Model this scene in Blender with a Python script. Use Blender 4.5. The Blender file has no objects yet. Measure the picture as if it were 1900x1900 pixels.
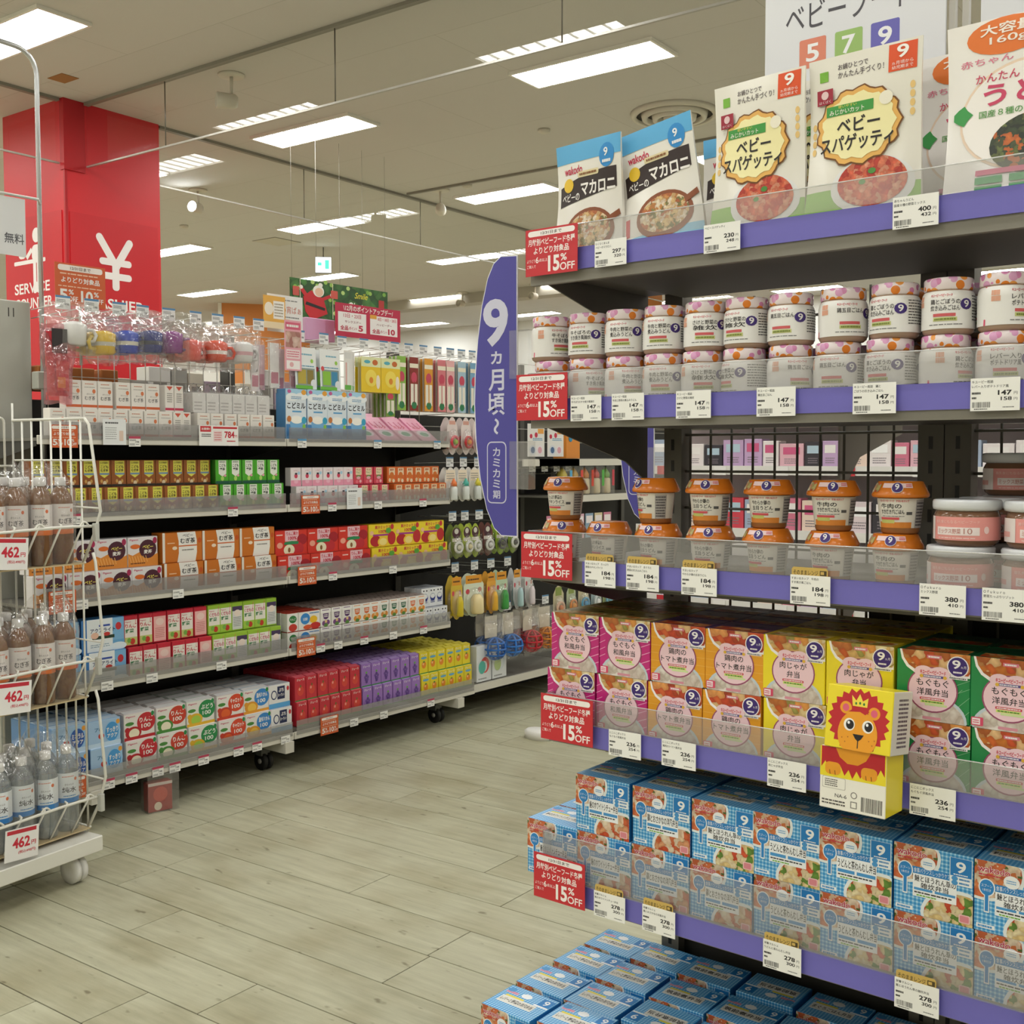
import bpy, math, random
from mathutils import Vector, Matrix
R = math.radians
random.seed(7)
SC = bpy.context.scene
COL = SC.collection

# ------------------------------------------------------------------ camera, world, exposure
EYE = 1.43
cam_d = bpy.data.cameras.new('camera'); cam = bpy.data.objects.new('camera', cam_d); COL.objects.link(cam)
cam_d.sensor_width = 36.0; cam_d.lens = 36.0 * 2091.5 / 1900.0; cam_d.clip_end = 200; cam_d.clip_start = 0.02
_f = Vector((-math.sin(R(38.555)) * math.cos(R(2.809)), math.cos(R(38.555)) * math.cos(R(2.809)), -math.sin(R(2.809))))
_r = Vector((math.cos(R(38.555)), math.sin(R(38.555)), 0)); _u = _r.cross(_f)
_ro = R(-0.076); _r, _u = _r * math.cos(_ro) + _u * math.sin(_ro), _u * math.cos(_ro) - _r * math.sin(_ro)
cam.matrix_world = Matrix(((_r.x, _u.x, -_f.x, 0), (_r.y, _u.y, -_f.y, 0), (_r.z, _u.z, -_f.z, EYE), (0, 0, 0, 1)))
SC.camera = cam
w = bpy.data.worlds.new('world'); SC.world = w; w.use_nodes = True
w.node_tree.nodes['Background'].inputs[0].default_value = (0.9, 0.9, 0.88, 1)
w.node_tree.nodes['Background'].inputs[1].default_value = 0.12
SC.view_settings.view_transform = 'Standard'; SC.view_settings.look = 'None'; SC.view_settings.gamma = 1.0
SC.view_settings.use_curve_mapping = False
SC.view_settings.exposure = 0.5
SC.cycles.max_bounces = 6; SC.cycles.diffuse_bounces = 3; SC.cycles.glossy_bounces = 3; SC.cycles.transparent_max_bounces = 12; SC.cycles.caustics_reflective = False; SC.cycles.caustics_refractive = False
LAMP = 17.0          # radiance of the fluorescent diffusers
LAMP_COL = (1.0, 1.0, 0.965)
BT = R(2.58)         # the building grid is turned a little against the gondolas
CZ = 4.03            # ceiling height

# ------------------------------------------------------------------ materials
def lin(h):
    h = h.lstrip('#'); out = []
    for i in (0, 2, 4):
        c = int(h[i:i + 2], 16) / 255.0
        out.append(c / 12.92 if c <= 0.04045 else ((c + 0.055) / 1.055) ** 2.4)
    return (out[0], out[1], out[2], 1.0)
_M = {}
def M(h, rough=0.45, metal=0.0, spec=0.5):
    k = (h, rough, metal, spec)
    if k in _M: return _M[k]
    m = bpy.data.materials.new('paint_' + h.lstrip('#')); m.use_nodes = True
    b = m.node_tree.nodes['Principled BSDF']
    b.inputs['Base Color'].default_value = lin(h); b.inputs['Roughness'].default_value = rough
    b.inputs['Metallic'].default_value = metal; b.inputs['Specular IOR Level'].default_value = spec
    _M[k] = m; return m
def nodes(name):
    m = bpy.data.materials.new(name); m.use_nodes = True
    nt = m.node_tree; return m, nt, nt.nodes['Principled BSDF'], nt.links.new
def emis(name, col, s):
    m = bpy.data.materials.new(name); m.use_nodes = True; nt = m.node_tree; nt.nodes.clear()
    e = nt.nodes.new('ShaderNodeEmission'); e.inputs[0].default_value = (*col, 1); e.inputs[1].default_value = s
    o = nt.nodes.new('ShaderNodeOutputMaterial'); nt.links.new(e.outputs[0], o.inputs[0]); return m
def ramp(nt, stops, interp='LINEAR'):
    r = nt.nodes.new('ShaderNodeValToRGB'); r.color_ramp.interpolation = interp
    el = r.color_ramp.elements
    while len(el) > 1: el.remove(el[-1])
    el[0].position = stops[0][0]; el[0].color = lin(stops[0][1])
    for p, c in stops[1:]:
        e = el.new(p); e.color = lin(c)
    return r
_FD = {}
def food(cols, scale=90, rough=0.4):
    """printed food photograph: irregular pieces in the given colours"""
    k = (tuple(cols), scale)
    if k in _FD: return _FD[k]
    m, nt, b, ln = nodes('food_print')
    tc = nt.nodes.new('ShaderNodeTexCoord'); no = nt.nodes.new('ShaderNodeTexNoise'); no.inputs['Scale'].default_value = scale * .8
    mx = nt.nodes.new('ShaderNodeMixRGB'); mx.blend_type = 'LINEAR_LIGHT'; mx.inputs[0].default_value = 0.012
    v = nt.nodes.new('ShaderNodeTexVoronoi'); v.inputs['Scale'].default_value = scale
    ln(tc.outputs['Object'], no.inputs['Vector']); ln(tc.outputs['Object'], mx.inputs[1]); ln(no.outputs['Color'], mx.inputs[2]); ln(mx.outputs[0], v.inputs['Vector'])
    sp = nt.nodes.new('ShaderNodeSeparateColor'); ln(v.outputs['Color'], sp.inputs[0])
    r = ramp(nt, [(i / len(cols), c) for i, c in enumerate(cols)], 'CONSTANT'); ln(sp.outputs[0], r.inputs[0])
    mu = nt.nodes.new('ShaderNodeMixRGB'); mu.blend_type = 'MULTIPLY'; mu.inputs[0].default_value = .5
    rr = ramp(nt, [(0.0, '#ffffff'), (1.0, '#9a6a50')]); rr.color_ramp.elements[1].position = 0.9
    mv = nt.nodes.new('ShaderNodeMath'); mv.operation = 'MULTIPLY'; mv.inputs[1].default_value = 1.4
    ln(v.outputs['Distance'], mv.inputs[0]); ln(mv.outputs[0], rr.inputs[0])
    ln(r.outputs[0], mu.inputs[1]); ln(rr.outputs[0], mu.inputs[2]); ln(mu.outputs[0], b.inputs['Base Color'])
    b.inputs['Roughness'].default_value = rough
    _FD[k] = m; return m
def _gingham():
    m, nt, b, ln = nodes('gingham_print')
    tc = nt.nodes.new('ShaderNodeTexCoord'); sp = nt.nodes.new('ShaderNodeSeparateXYZ'); ln(tc.outputs['Object'], sp.inputs[0])
    def stripe(sock_list):
        a = nt.nodes.new('ShaderNodeMath'); a.operation = 'ADD'; ln(sock_list[0], a.inputs[0])
        if len(sock_list) > 1: ln(sock_list[1], a.inputs[1])
        else: a.inputs[1].default_value = 0
        d = nt.nodes.new('ShaderNodeMath'); d.operation = 'MULTIPLY'; d.inputs[1].default_value = 2 * math.pi / 0.0066; ln(a.outputs[0], d.inputs[0])
        s = nt.nodes.new('ShaderNodeMath'); s.operation = 'SINE'; ln(d.outputs[0], s.inputs[0])
        g = nt.nodes.new('ShaderNodeMath'); g.operation = 'GREATER_THAN'; g.inputs[1].default_value = 0.25; ln(s.outputs[0], g.inputs[0]); return g
    s1 = stripe([sp.outputs['X']]); s2 = stripe([sp.outputs['Z'], sp.outputs['Y']])
    ad = nt.nodes.new('ShaderNodeMath'); ad.operation = 'ADD'; ln(s1.outputs[0], ad.inputs[0]); ln(s2.outputs[0], ad.inputs[1])
    hv = nt.nodes.new('ShaderNodeMath'); hv.operation = 'MULTIPLY'; hv.inputs[1].default_value = .5; ln(ad.outputs[0], hv.inputs[0])
    r = ramp(nt, [(0, '#2f8fd0'), (.3, '#6fb4e2'), (.8, '#b4dcf4')], 'CONSTANT'); ln(hv.outputs[0], r.inputs[0]); ln(r.outputs[0], b.inputs['Base Color'])
    b.inputs['Roughness'].default_value = .3
    return m
GINGHAM = _gingham()
def clear(name, tint='#ffffff', milk=0.12, milkcol='#d8d6d0', gloss=0.1, rough=0.05, bump=0.0, bscale=14.0):
    """thin clear plastic: see-through with some haze and a sheen"""
    m = bpy.data.materials.new(name); m.use_nodes = True; nt = m.node_tree; nt.nodes.clear(); ln = nt.links.new
    o = nt.nodes.new('ShaderNodeOutputMaterial'); t = nt.nodes.new('ShaderNodeBsdfTransparent'); t.inputs[0].default_value = lin(tint)
    d = nt.nodes.new('ShaderNodeBsdfDiffuse'); d.inputs[0].default_value = lin(milkcol)
    g = nt.nodes.new('ShaderNodeBsdfGlossy'); g.inputs['Roughness'].default_value = rough
    fr = nt.nodes.new('ShaderNodeLayerWeight'); fr.inputs[0].default_value = .5
    f5 = nt.nodes.new('ShaderNodeMath'); f5.operation = 'POWER'; f5.inputs[1].default_value = 5.0; ln(fr.outputs['Facing'], f5.inputs[0])
    fa = nt.nodes.new('ShaderNodeMath'); fa.operation = 'MULTIPLY_ADD'; fa.inputs[1].default_value = .7; fa.inputs[2].default_value = .03 + gloss * .2; ln(f5.outputs[0], fa.inputs[0])
    a = nt.nodes.new('ShaderNodeMixShader'); a.inputs[0].default_value = milk; ln(t.outputs[0], a.inputs[1]); ln(d.outputs[0], a.inputs[2])
    c = nt.nodes.new('ShaderNodeMixShader'); ln(fa.outputs[0], c.inputs[0]); ln(a.outputs[0], c.inputs[1]); ln(g.outputs[0], c.inputs[2])
    ln(c.outputs[0], o.inputs[0])
    if bump:
        n = nt.nodes.new('ShaderNodeTexNoise'); n.inputs['Scale'].default_value = bscale; n.inputs['Detail'].default_value = 1.0
        tc = nt.nodes.new('ShaderNodeTexCoord'); ln(tc.outputs['Object'], n.inputs['Vector'])
        bp = nt.nodes.new('ShaderNodeBump'); bp.inputs['Strength'].default_value = bump; bp.inputs['Distance'].default_value = .01
        ln(n.outputs[0], bp.inputs['Height']); ln(bp.outputs[0], g.inputs['Normal']); ln(bp.outputs[0], fr.inputs['Normal'])
    return m
ACRYL = clear('acrylic_riser', milk=.36, milkcol='#a9a7a4', gloss=.3, rough=.06, bump=.18, bscale=9)
BAG = clear('plastic_bag', milk=.045, milkcol='#f0f0ee', gloss=.3, rough=.1, bump=.9, bscale=32)
BLISTER = clear('clear_blister', milk=.08, gloss=.4, rough=.08, bump=.2, bscale=40)
GLASS = clear('barrier_glass', tint='#fbfcfa', milk=.0, gloss=.1, rough=.0)

# ------------------------------------------------------------------ mesh builder
_TX = {}
def glyphs(s, bold=0.0, shear=0.0):
    k = (s, bold, shear)
    if k in _TX: return _TX[k]
    cu = bpy.data.curves.new('lettering', 'FONT'); cu.body = s; cu.resolution_u = 4; cu.offset = bold; cu.fill_mode = 'FRONT'; cu.shear = shear
    ob = bpy.data.objects.new('lettering', cu); me = bpy.data.meshes.new_from_object(ob)
    V = [(v.co.x, v.co.y) for v in me.vertices]; F = [tuple(p.vertices) for p in me.polygons]
    bpy.data.objects.remove(ob); bpy.data.curves.remove(cu); bpy.data.meshes.remove(me)
    x0 = min(v[0] for v in V); x1 = max(v[0] for v in V); y0 = min(v[1] for v in V); y1 = max(v[1] for v in V)
    w_, h_ = max(x1 - x0, 1e-4), max(y1 - y0, 1e-4)
    V = [((x - x0) / w_, (y - y0) / h_) for x, y in V]
    # keep every face turned the same way
    FF = []
    for f in F:
        a = sum(V[f[i]][0] * V[f[(i + 1) % len(f)]][1] - V[f[(i + 1) % len(f)]][0] * V[f[i]][1] for i in range(len(f)))
        FF.append(f if a > 0 else f[::-1])
    _TX[k] = (V, FF, w_ / h_); return _TX[k]

class G:
    def __init__(s): s.v = []; s.f = []; s.m = []; s.s = []; s.mats = []
    def mi(s, m):
        if isinstance(m, str): m = M(m)
        for i, x in enumerate(s.mats):
            if x is m: return i
        s.mats.append(m); return len(s.mats) - 1
    def add(s, V, F, m, smooth=False):
        o = len(s.v); s.v.extend(V); k = s.mi(m)
        for f in F: s.f.append(tuple(i + o for i in f)); s.m.append(k); s.s.append(smooth)
        return s
    def box(s, x0, x1, y0, y1, z0, z1, m, faces=None, bev=0.0):
        """faces: optional dict of front/back/left/right/top/bottom -> material"""
        fc = faces or {}
        if bev:
            b = bev; V = []; 
            for z, e in ((z0, b), (z0 + b, 0), (z1 - b, 0), (z1, b)):
                V += [(x0 + e + (b if not e else 0), y0 + e, z), (x1 - e - (b if not e else 0), y0 + e, z), (x1 - e, y0 + e + (b if not e else 0), z), (x1 - e, y1 - e - (b if not e else 0), z),
                      (x1 - e - (b if not e else 0), y1 - e, z), (x0 + e + (b if not e else 0), y1 - e, z), (x0 + e, y1 - e - (b if not e else 0), z), (x0 + e, y0 + e + (b if not e else 0), z)]
            s.add(V, [tuple(range(7, -1, -1))], fc.get('bottom', m)); o = len(s.v) - 32
            names = ['front', None, 'right', None, 'back', None, 'left', None]
            for l in range(3):
                for i in range(8):
                    j = (i + 1) % 8; mm = fc.get(names[i], m) if l == 1 and names[i] else (fc.get(names[i], fc.get('top', m)) if names[i] else m)
                    s.f.append((o + l * 8 + i, o + l * 8 + j, o + l * 8 + 8 + j, o + l * 8 + 8 + i)); s.m.append(s.mi(mm)); s.s.append(False)
            s.f.append(tuple(o + 24 + i for i in range(8))); s.m.append(s.mi(fc.get('top', m))); s.s.append(False)
            return s
        V = [(x0, y0, z0), (x1, y0, z0), (x1, y1, z0), (x0, y1, z0), (x0, y0, z1), (x1, y0, z1), (x1, y1, z1), (x0, y1, z1)]
        o = len(s.v); s.v.extend(V)
        for n, f in (('bottom', (3, 2, 1, 0)), ('top', (4, 5, 6, 7)), ('front', (0, 1, 5, 4)), ('right', (1, 2, 6, 5)), ('back', (2, 3, 7, 6)), ('left', (3, 0, 4, 7))):
            s.f.append(tuple(i + o for i in f)); s.m.append(s.mi(fc.get(n, m))); s.s.append(False)
        return s
    def prism(s, P, axis, a0, a1, m, cap=None):
        """2D outline P extruded along axis ('x': P is (y,z); 'y': P is (x,z); 'z': P is (x,y))"""
        n = len(P)
        mk = {'x': lambda p, a: (a, p[0], p[1]), 'y': lambda p, a: (p[0], a, p[1]), 'z': lambda p, a: (p[0], p[1], a)}[axis]
        V = [mk(p, a0) for p in P] + [mk(p, a1) for p in P]
        s.add(V, [(i, (i + 1) % n, n + (i + 1) % n, n + i) for i in range(n)], m)
        o = len(s.v) - 2 * n
        for f in (tuple(range(n - 1, -1, -1)), tuple(range(n, 2 * n))):
            s.f.append(tuple(i + o for i in f)); s.m.append(s.mi(cap or m)); s.s.append(False)
        return s
    def tube(s, pts, r, m, seg=6, closed=False):
        pts = [Vector(p) for p in pts]; n = len(pts); V = []; F = []; prev = None
        for i, p in enumerate(pts):
            if closed: t = (pts[(i + 1) % n] - pts[i - 1])
            else: t = pts[min(i + 1, n - 1)] - pts[max(i - 1, 0)]
            t = t.normalized() if t.length > 1e-9 else Vector((0, 0, 1))
            if prev is None: a = t.orthogonal().normalized()
            else: a = (prev - t * prev.dot(t)); a = a.normalized() if a.length > 1e-6 else t.orthogonal().normalized()
            prev = a; b = t.cross(a)
            for k in range(seg):
                an = 2 * math.pi * k / seg; V.append(tuple(p + (a * math.cos(an) + b * math.sin(an)) * r))
        for i in range(n if closed else n - 1):
            j = (i + 1) % n
            for k in range(seg): F.append((i * seg + k, i * seg + (k + 1) % seg, j * seg + (k + 1) % seg, j * seg + k))
        if not closed: F.append(tuple(range(seg - 1, -1, -1))); F.append(tuple((n - 1) * seg + k for k in range(seg)))
        return s.add(V, F, m, True)
    def lathe(s, prof, m, seg=20, c=(0, 0, 0), axis='z', caps=True, sx=1.0, sy=1.0):
        V = []; F = []; n = len(prof)
        for r, h in prof:
            for k in range(seg):
                a = 2 * math.pi * k / seg; x, y = r * math.cos(a) * sx, r * math.sin(a) * sy
                V.append((c[0] + x, c[1] + y, c[2] + h) if axis == 'z' else ((c[0] + h, c[1] + x, c[2] + y) if axis == 'x' else (c[0] + y, c[1] + h, c[2] + x)))
        for i in range(n - 1):
            for k in range(seg): F.append((i * seg + k, i * seg + (k + 1) % seg, (i + 1) * seg + (k + 1) % seg, (i + 1) * seg + k))
        if caps:
            F.append(tuple(range(seg - 1, -1, -1))); F.append(tuple((n - 1) * seg + k for k in range(seg)))
        return s.add(V, F, m, True)
    def ball(s, c, rx, ry, rz, m, seg=12, rings=7):
        return s.lathe([(max(1e-4, math.sin(math.pi * i / rings)) * 1.0, -math.cos(math.pi * i / rings)) for i in range(rings + 1)], m, seg, caps=False).scale_last((rings + 1) * seg, c, rx, ry, rz)
    def scale_last(s, n, c, a, b, d):
        for i in range(len(s.v) - n, len(s.v)):
            x, y, z = s.v[i]; s.v[i] = (c[0] + x * a, c[1] + y * b, c[2] + z * d)
        return s
    def grid(s, fn, nu, nv, m, smooth=True):
        V = [fn(i / nu, j / nv) for j in range(nv + 1) for i in range(nu + 1)]
        F = [(j * (nu + 1) + i, j * (nu + 1) + i + 1, (j + 1) * (nu + 1) + i + 1, (j + 1) * (nu + 1) + i) for j in range(nv) for i in range(nu)]
        return s.add(V, F, m, smooth)
    def mesh(s, name):
        me = bpy.data.meshes.new(name); me.from_pydata(s.v, [], s.f)
        for m in s.mats: me.materials.append(m)
        me.polygons.foreach_set('material_index', s.m); me.polygons.foreach_set('use_smooth', s.s); me.update()
        return me
    def build(s, name, parent=None, loc=(0, 0, 0), rz=0.0, **k):
        return put(s.mesh(name), name, parent, loc, rz, **k)

def put(me, name, parent=None, loc=(0, 0, 0), rz=0.0, label=None, cat=None, group=None, kind=None, rot=None):
    o = bpy.data.objects.new(name, me); COL.objects.link(o); o.location = loc
    o.rotation_euler = rot if rot else (0, 0, rz)
    if parent: o.parent = parent
    if label: o['label'] = label
    if cat: o['category'] = cat
    if group: o['group'] = group
    if kind: o['kind'] = kind
    return o
def thing(name, label, cat, loc=(0, 0, 0), rz=0.0, group=None, rot=None): return put(None, name, None, loc, rz, label, cat, group, None, rot)
def dup(o, loc, rz=None, label=None, group=None, rot=None):
    c = o.copy(); COL.objects.link(c); c.location = loc
    if rz is not None: c.rotation_euler = (0, 0, rz)
    if rot is not None: c.rotation_euler = rot
    if label: c['label'] = label
    if group: c['group'] = group
    for ch in o.children:
        d = ch.copy(); COL.objects.link(d); d.parent = c
        for g in ch.children:
            e = g.copy(); COL.objects.link(e); e.parent = d
    return c

class P:
    """flat print laid on a surface: map(u, v, lift) -> xyz; each layer sits a hair above the last"""
    def __init__(s, fn, eps=0.00014, curved=0.0): s.g = G(); s.fn = fn; s.eps = eps; s.cv = curved; s.bb = []   # curved: widest flat step in u
    def lift(s, x0, y0, x1, y1):
        """a layer only rises above the layers it covers"""
        l = 1 + max([q[4] for q in s.bb if q[0] < x1 and q[2] > x0 and q[1] < y1 and q[3] > y0], default=0); s.bb.append((x0, y0, x1, y1, l)); return l * s.eps
    def _put(s, V2, F, m, split=False):
        xs = [q[0] for q in V2]; ys = [q[1] for q in V2]; l = s.lift(min(xs), min(ys), max(xs), max(ys))
        s.g.add([s.fn(u, v, l) for u, v in V2], F, m); return s
    def rect(s, x0, y0, x1, y1, m, n=1):
        if s.cv: n = max(n, math.ceil(abs(x1 - x0) / s.cv))
        V = [(x0 + (x1 - x0) * i / n, y) for y in (y0, y1) for i in range(n + 1)]
        return s._put(V, [(i, i + 1, n + 2 + i, n + 1 + i) for i in range(n)], m)
    def poly(s, pts, m): 
        a = sum(pts[i][0] * pts[(i + 1) % len(pts)][1] - pts[(i + 1) % len(pts)][0] * pts[i][1] for i in range(len(pts)))
        return s._put(pts if a > 0 else pts[::-1], [tuple(range(len(pts)))], m)
    def rrect(s, x0, y0, x1, y1, r, m):
        pts = []
        for cx, cy, a0 in ((x1 - r, y0 + r, -90), (x1 - r, y1 - r, 0), (x0 + r, y1 - r, 90), (x0 + r, y0 + r, 180)):
            for i in range(5): a = R(a0 + 22.5 * i); pts.append((cx + r * math.cos(a), cy + r * math.sin(a)))
        return s.poly(pts, m)
    def ell(s, cx, cy, rx, ry, m, n=20, a0=0, a1=360):
        if s.cv:
            k = max(6, 2 * math.ceil(rx / s.cv)); V = []; F = []
            for i in range(k + 1):
                t = math.pi * i / k; V += [(cx - rx * math.cos(t), cy - ry * math.sin(t)), (cx - rx * math.cos(t), cy + ry * math.sin(t))]
            return s._put(V, [(2 * i, 2 * i + 2, 2 * i + 3, 2 * i + 1) for i in range(k)], m)
        return s.poly([(cx + rx * math.cos(R(a0 + (a1 - a0) * i / (n if a1 - a0 >= 360 else n - 1))), cy + ry * math.sin(R(a0 + (a1 - a0) * i / (n if a1 - a0 >= 360 else n - 1)))) for i in range(n)], m)
    def text(s, t, x0, y0, x1, y1, m, bold=0.012, shear=0.0):
        V, F, a = glyphs(t, bold, shear)
        return s._put([(x0 + (x1 - x0) * u, y0 + (y1 - y0) * v) for u, v in V], F, m)
    def tfit(s, t, cx, y0, h, m, bold=0.012, wmax=None, al=0):
        V, F, a = glyphs(t, bold); w_ = a * h
        if wmax: w_ = min(w_, wmax)
        x0 = cx - w_ / 2 if al == 0 else (cx if al < 0 else cx - w_)
        return s.text(t, x0, y0, x0 + w_, y0 + h, m, bold)
    def line(s, x0, y0, x1, y1, t, m):
        dx, dy = x1 - x0, y1 - y0; L_ = math.hypot(dx, dy) or 1; nx, ny = -dy / L_ * t / 2, dx / L_ * t / 2
        return s.poly([(x0 - nx, y0 - ny), (x1 - nx, y1 - ny), (x1 + nx, y1 + ny), (x0 + nx, y0 + ny)], m)
    def bars(s, x0, y0, x1, y1, n, m, duty=.5, seed=1):
        """rows of unreadable small print"""
        rnd = random.Random(seed); h = (y1 - y0) / n; V = []; F = []
        for i in range(n):
            y = y1 - (i + 1) * h; x = x0
            while x < x1 - (x1 - x0) * .06:
                wd = (x1 - x0) * rnd.uniform(.05, .16); wd = min(wd, x1 - x)
                o = len(V); V += [(x, y + h * (1 - duty) / 2), (x + wd, y + h * (1 - duty) / 2), (x + wd, y + h * (1 + duty) / 2), (x, y + h * (1 + duty) / 2)]; F.append((o, o + 1, o + 2, o + 3))
                x += wd + (x1 - x0) * rnd.uniform(.012, .03)
            
        return s._put(V, F, m)
    def code(s, x0, y0, x1, y1, m, n=16, seed=3):
        rnd = random.Random(seed); V = []; F = []; dx = (x1 - x0) / n
        for i in range(n):
            wd = dx * rnd.uniform(.25, .75); x = x0 + i * dx; o = len(V)
            V += [(x, y0), (x + wd, y0), (x + wd, y1), (x, y1)]; F.append((o, o + 1, o + 2, o + 3))
        return s._put(V, F, m)
    def build(s, name, parent, **k): return s.g.build(name, parent, **k)
    def mesh(s, name): return s.g.mesh(name)
def front(d, w=1, h=1, x0=0, z0=0): # unit print square -> front face (y=-d) of a box w x h, centred on x=x0
    return lambda u, v, l: (x0 + (u - .5) * w, -d - l, z0 + v * h)
def topf(z, w, d): return lambda u, v, l: ((u - .5) * w, -d / 2 + v * d, z + l)
def sidef(x, d, h): return lambda u, v, l: (x + l, -d / 2 + u * d, v * h)
def lside(x, d, h): return lambda u, v, l: (x - l, d / 2 - u * d, v * h)
def bld(x, y, z=0.0):  # building grid -> world
    return (x * math.cos(BT) - y * math.sin(BT), x * math.sin(BT) + y * math.cos(BT), z)
# ------------------------------------------------------------------ the setting
def floor_mat(name, joints):
    m, nt, b, ln = nodes(name)
    tc = nt.nodes.new('ShaderNodeTexCoord'); mp = nt.nodes.new('ShaderNodeMapping'); ln(tc.outputs['Object'], mp.inputs[0])
    oi = nt.nodes.new('ShaderNodeObjectInfo')
    cx = nt.nodes.new('ShaderNodeCombineXYZ'); sc = nt.nodes.new('ShaderNodeMath'); sc.operation = 'MULTIPLY'; sc.inputs[1].default_value = 37.0
    ln(oi.outputs['Random'], sc.inputs[0]); ln(sc.outputs[0], cx.inputs[0]); ln(sc.outputs[0], cx.inputs[1]); ln(cx.outputs[0], mp.inputs['Location'])
    m2 = nt.nodes.new('ShaderNodeMapping'); m2.inputs['Scale'].default_value = (1.6, 16, 1); ln(mp.outputs[0], m2.inputs[0])
    n1 = nt.nodes.new('ShaderNodeTexNoise'); n1.inputs['Scale'].default_value = 2.2; n1.inputs['Detail'].default_value = 6; n1.inputs['Roughness'].default_value = .62; ln(m2.outputs[0], n1.inputs['Vector'])
    r1 = ramp(nt, [(.25, '#a8a68d'), (.46, '#b6b49a'), (.6, '#bebca2'), (.8, '#c9c8b1')]); ln(n1.outputs[0], r1.inputs[0])
    n2 = nt.nodes.new('ShaderNodeTexNoise'); n2.inputs['Scale'].default_value = 3.0; n2.inputs['Detail'].default_value = 3; ln(mp.outputs[0], n2.inputs['Vector'])
    r2 = ramp(nt, [(.3, '#c8bda6'), (.55, '#ffffff')]); ln(n2.outputs[0], r2.inputs[0])
    mu = nt.nodes.new('ShaderNodeMixRGB'); mu.blend_type = 'MULTIPLY'; mu.inputs[0].default_value = .55; ln(r1.outputs[0], mu.inputs[1]); ln(r2.outputs[0], mu.inputs[2])
    m3 = nt.nodes.new('ShaderNodeMapping'); m3.inputs['Scale'].default_value = (4, 9, 1); ln(mp.outputs[0], m3.inputs[0])
    v = nt.nodes.new('ShaderNodeTexNoise'); v.inputs['Scale'].default_value = 3.2; v.inputs['Detail'].default_value = 2; ln(m3.outputs[0], v.inputs['Vector'])
    r3 = ramp(nt, [(.24, '#7d6f58'), (.33, '#ffffff')]); ln(v.outputs[0], r3.inputs[0])
    mk = nt.nodes.new('ShaderNodeMixRGB'); mk.blend_type = 'MULTIPLY'; mk.inputs[0].default_value = .6; ln(mu.outputs[0], mk.inputs[1]); ln(r3.outputs[0], mk.inputs[2])
    out = mk
    if joints:
        br = nt.nodes.new('ShaderNodeTexBrick'); br.inputs['Scale'].default_value = 1; br.inputs['Brick Width'].default_value = 1.2; br.inputs['Row Height'].default_value = .2025; br.inputs['Mortar Size'].default_value = .002
        ln(tc.outputs['Object'], br.inputs['Vector']); mj = nt.nodes.new('ShaderNodeMixRGB'); ln(br.outputs['Fac'], mj.inputs[0]); ln(mk.outputs[0], mj.inputs[1]); mj.inputs[2].default_value = lin('#4a4234'); out = mj
    ln(out.outputs[0], b.inputs['Base Color']); b.inputs['Roughness'].default_value = .42; b.inputs['Specular IOR Level'].default_value = .3
    bp = nt.nodes.new('ShaderNodeBump'); bp.inputs['Strength'].default_value = .08; bp.inputs['Distance'].default_value = .004; ln(n1.outputs[0], bp.inputs['Height']); ln(bp.outputs[0], b.inputs['Normal'])
    return m
WOOD = floor_mat('pale_oak_plank', False); WOODF = floor_mat('pale_oak_floor', True)
g = G(); g.box(-21, 7, -5, 17.8, -.12, -.004, WOODF); FLOOR = g.build('floor', rz=BT, kind='structure')
g = G(); g.box(-4.86, -.6, -.007, 6.674, -.004, -.003, M('#2c271e', .9)); g.build('joint_bed', FLOOR)
_pm = {}
rnd = random.Random(11)
for r in range(-10, 23):
    y0 = 2.0175 + .2025 * r
    for x_from, x_to in ((-3.521, -.6), (-4.85, -3.524)):
        first = {1: .27, 2: .26, 0: .62, 3: .95, 4: .22}.get(r, .2 + .2 * ((r * 7) % 6)) if x_from > -4 else .55 + .2 * ((r * 5) % 4)
        x = x_from; n = 0
        while x < x_to - .01:
            L_ = first if n == 0 else 1.2; L_ = min(L_, x_to - x); n += 1
            k = round(L_, 3)
            if k not in _pm:
                q = G(); q.box(.0016, k - .0016, .0018, .2025 - .0018, -.004, 0, WOOD, bev=.0007); _pm[k] = q.mesh('plank')
            put(_pm[k], 'plank', FLOOR, (x, y0, 0)); x += L_
# ceiling
def ceil_mat():
    m, nt, b, ln = nodes('ceiling_board'); tc = nt.nodes.new('ShaderNodeTexCoord')
    br = nt.nodes.new('ShaderNodeTexBrick'); br.inputs['Scale'].default_value = 1; br.inputs['Brick Width'].default_value = 1.82; br.inputs['Row Height'].default_value = .91; br.inputs['Mortar Size'].default_value = .003
    br.inputs['Color1'].default_value = lin('#d6d2cc'); br.inputs['Color2'].default_value = lin('#d3cfc9'); br.inputs['Mortar'].default_value = lin('#c2beb6')
    ln(tc.outputs['Object'], br.inputs['Vector']); ln(br.outputs['Color'], b.inputs['Base Color']); b.inputs['Roughness'].default_value = .9
    n = nt.nodes.new('ShaderNodeTexNoise'); n.inputs['Scale'].default_value = 60; ln(tc.outputs['Object'], n.inputs['Vector'])
    bp = nt.nodes.new('ShaderNodeBump'); bp.inputs['Strength'].default_value = .15; bp.inputs['Distance'].default_value = .003; ln(n.outputs[0], bp.inputs['Height']); ln(bp.outputs[0], b.inputs['Normal']); return m
g = G(); g.box(-21, 7, -5, 17.8, CZ, CZ + .1, ceil_mat()); CEIL = g.build('ceiling', rz=BT, kind='structure')
WALL = M('#e6e2d8', .8)
for n, a in (('wall_back', (-21, 7, 17.8, 17.95)), ('wall_left', (-21.15, -21, -5, 17.8)), ('wall_right', (7, 7.15, -5, 17.8)), ('wall_front', (-21, 7, -5.15, -5))):
    g = G(); g.box(*a, 0, CZ, M('#f4f6f4', .7) if n == 'wall_back' else WALL); g.build(n, rz=BT, kind='structure')
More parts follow.
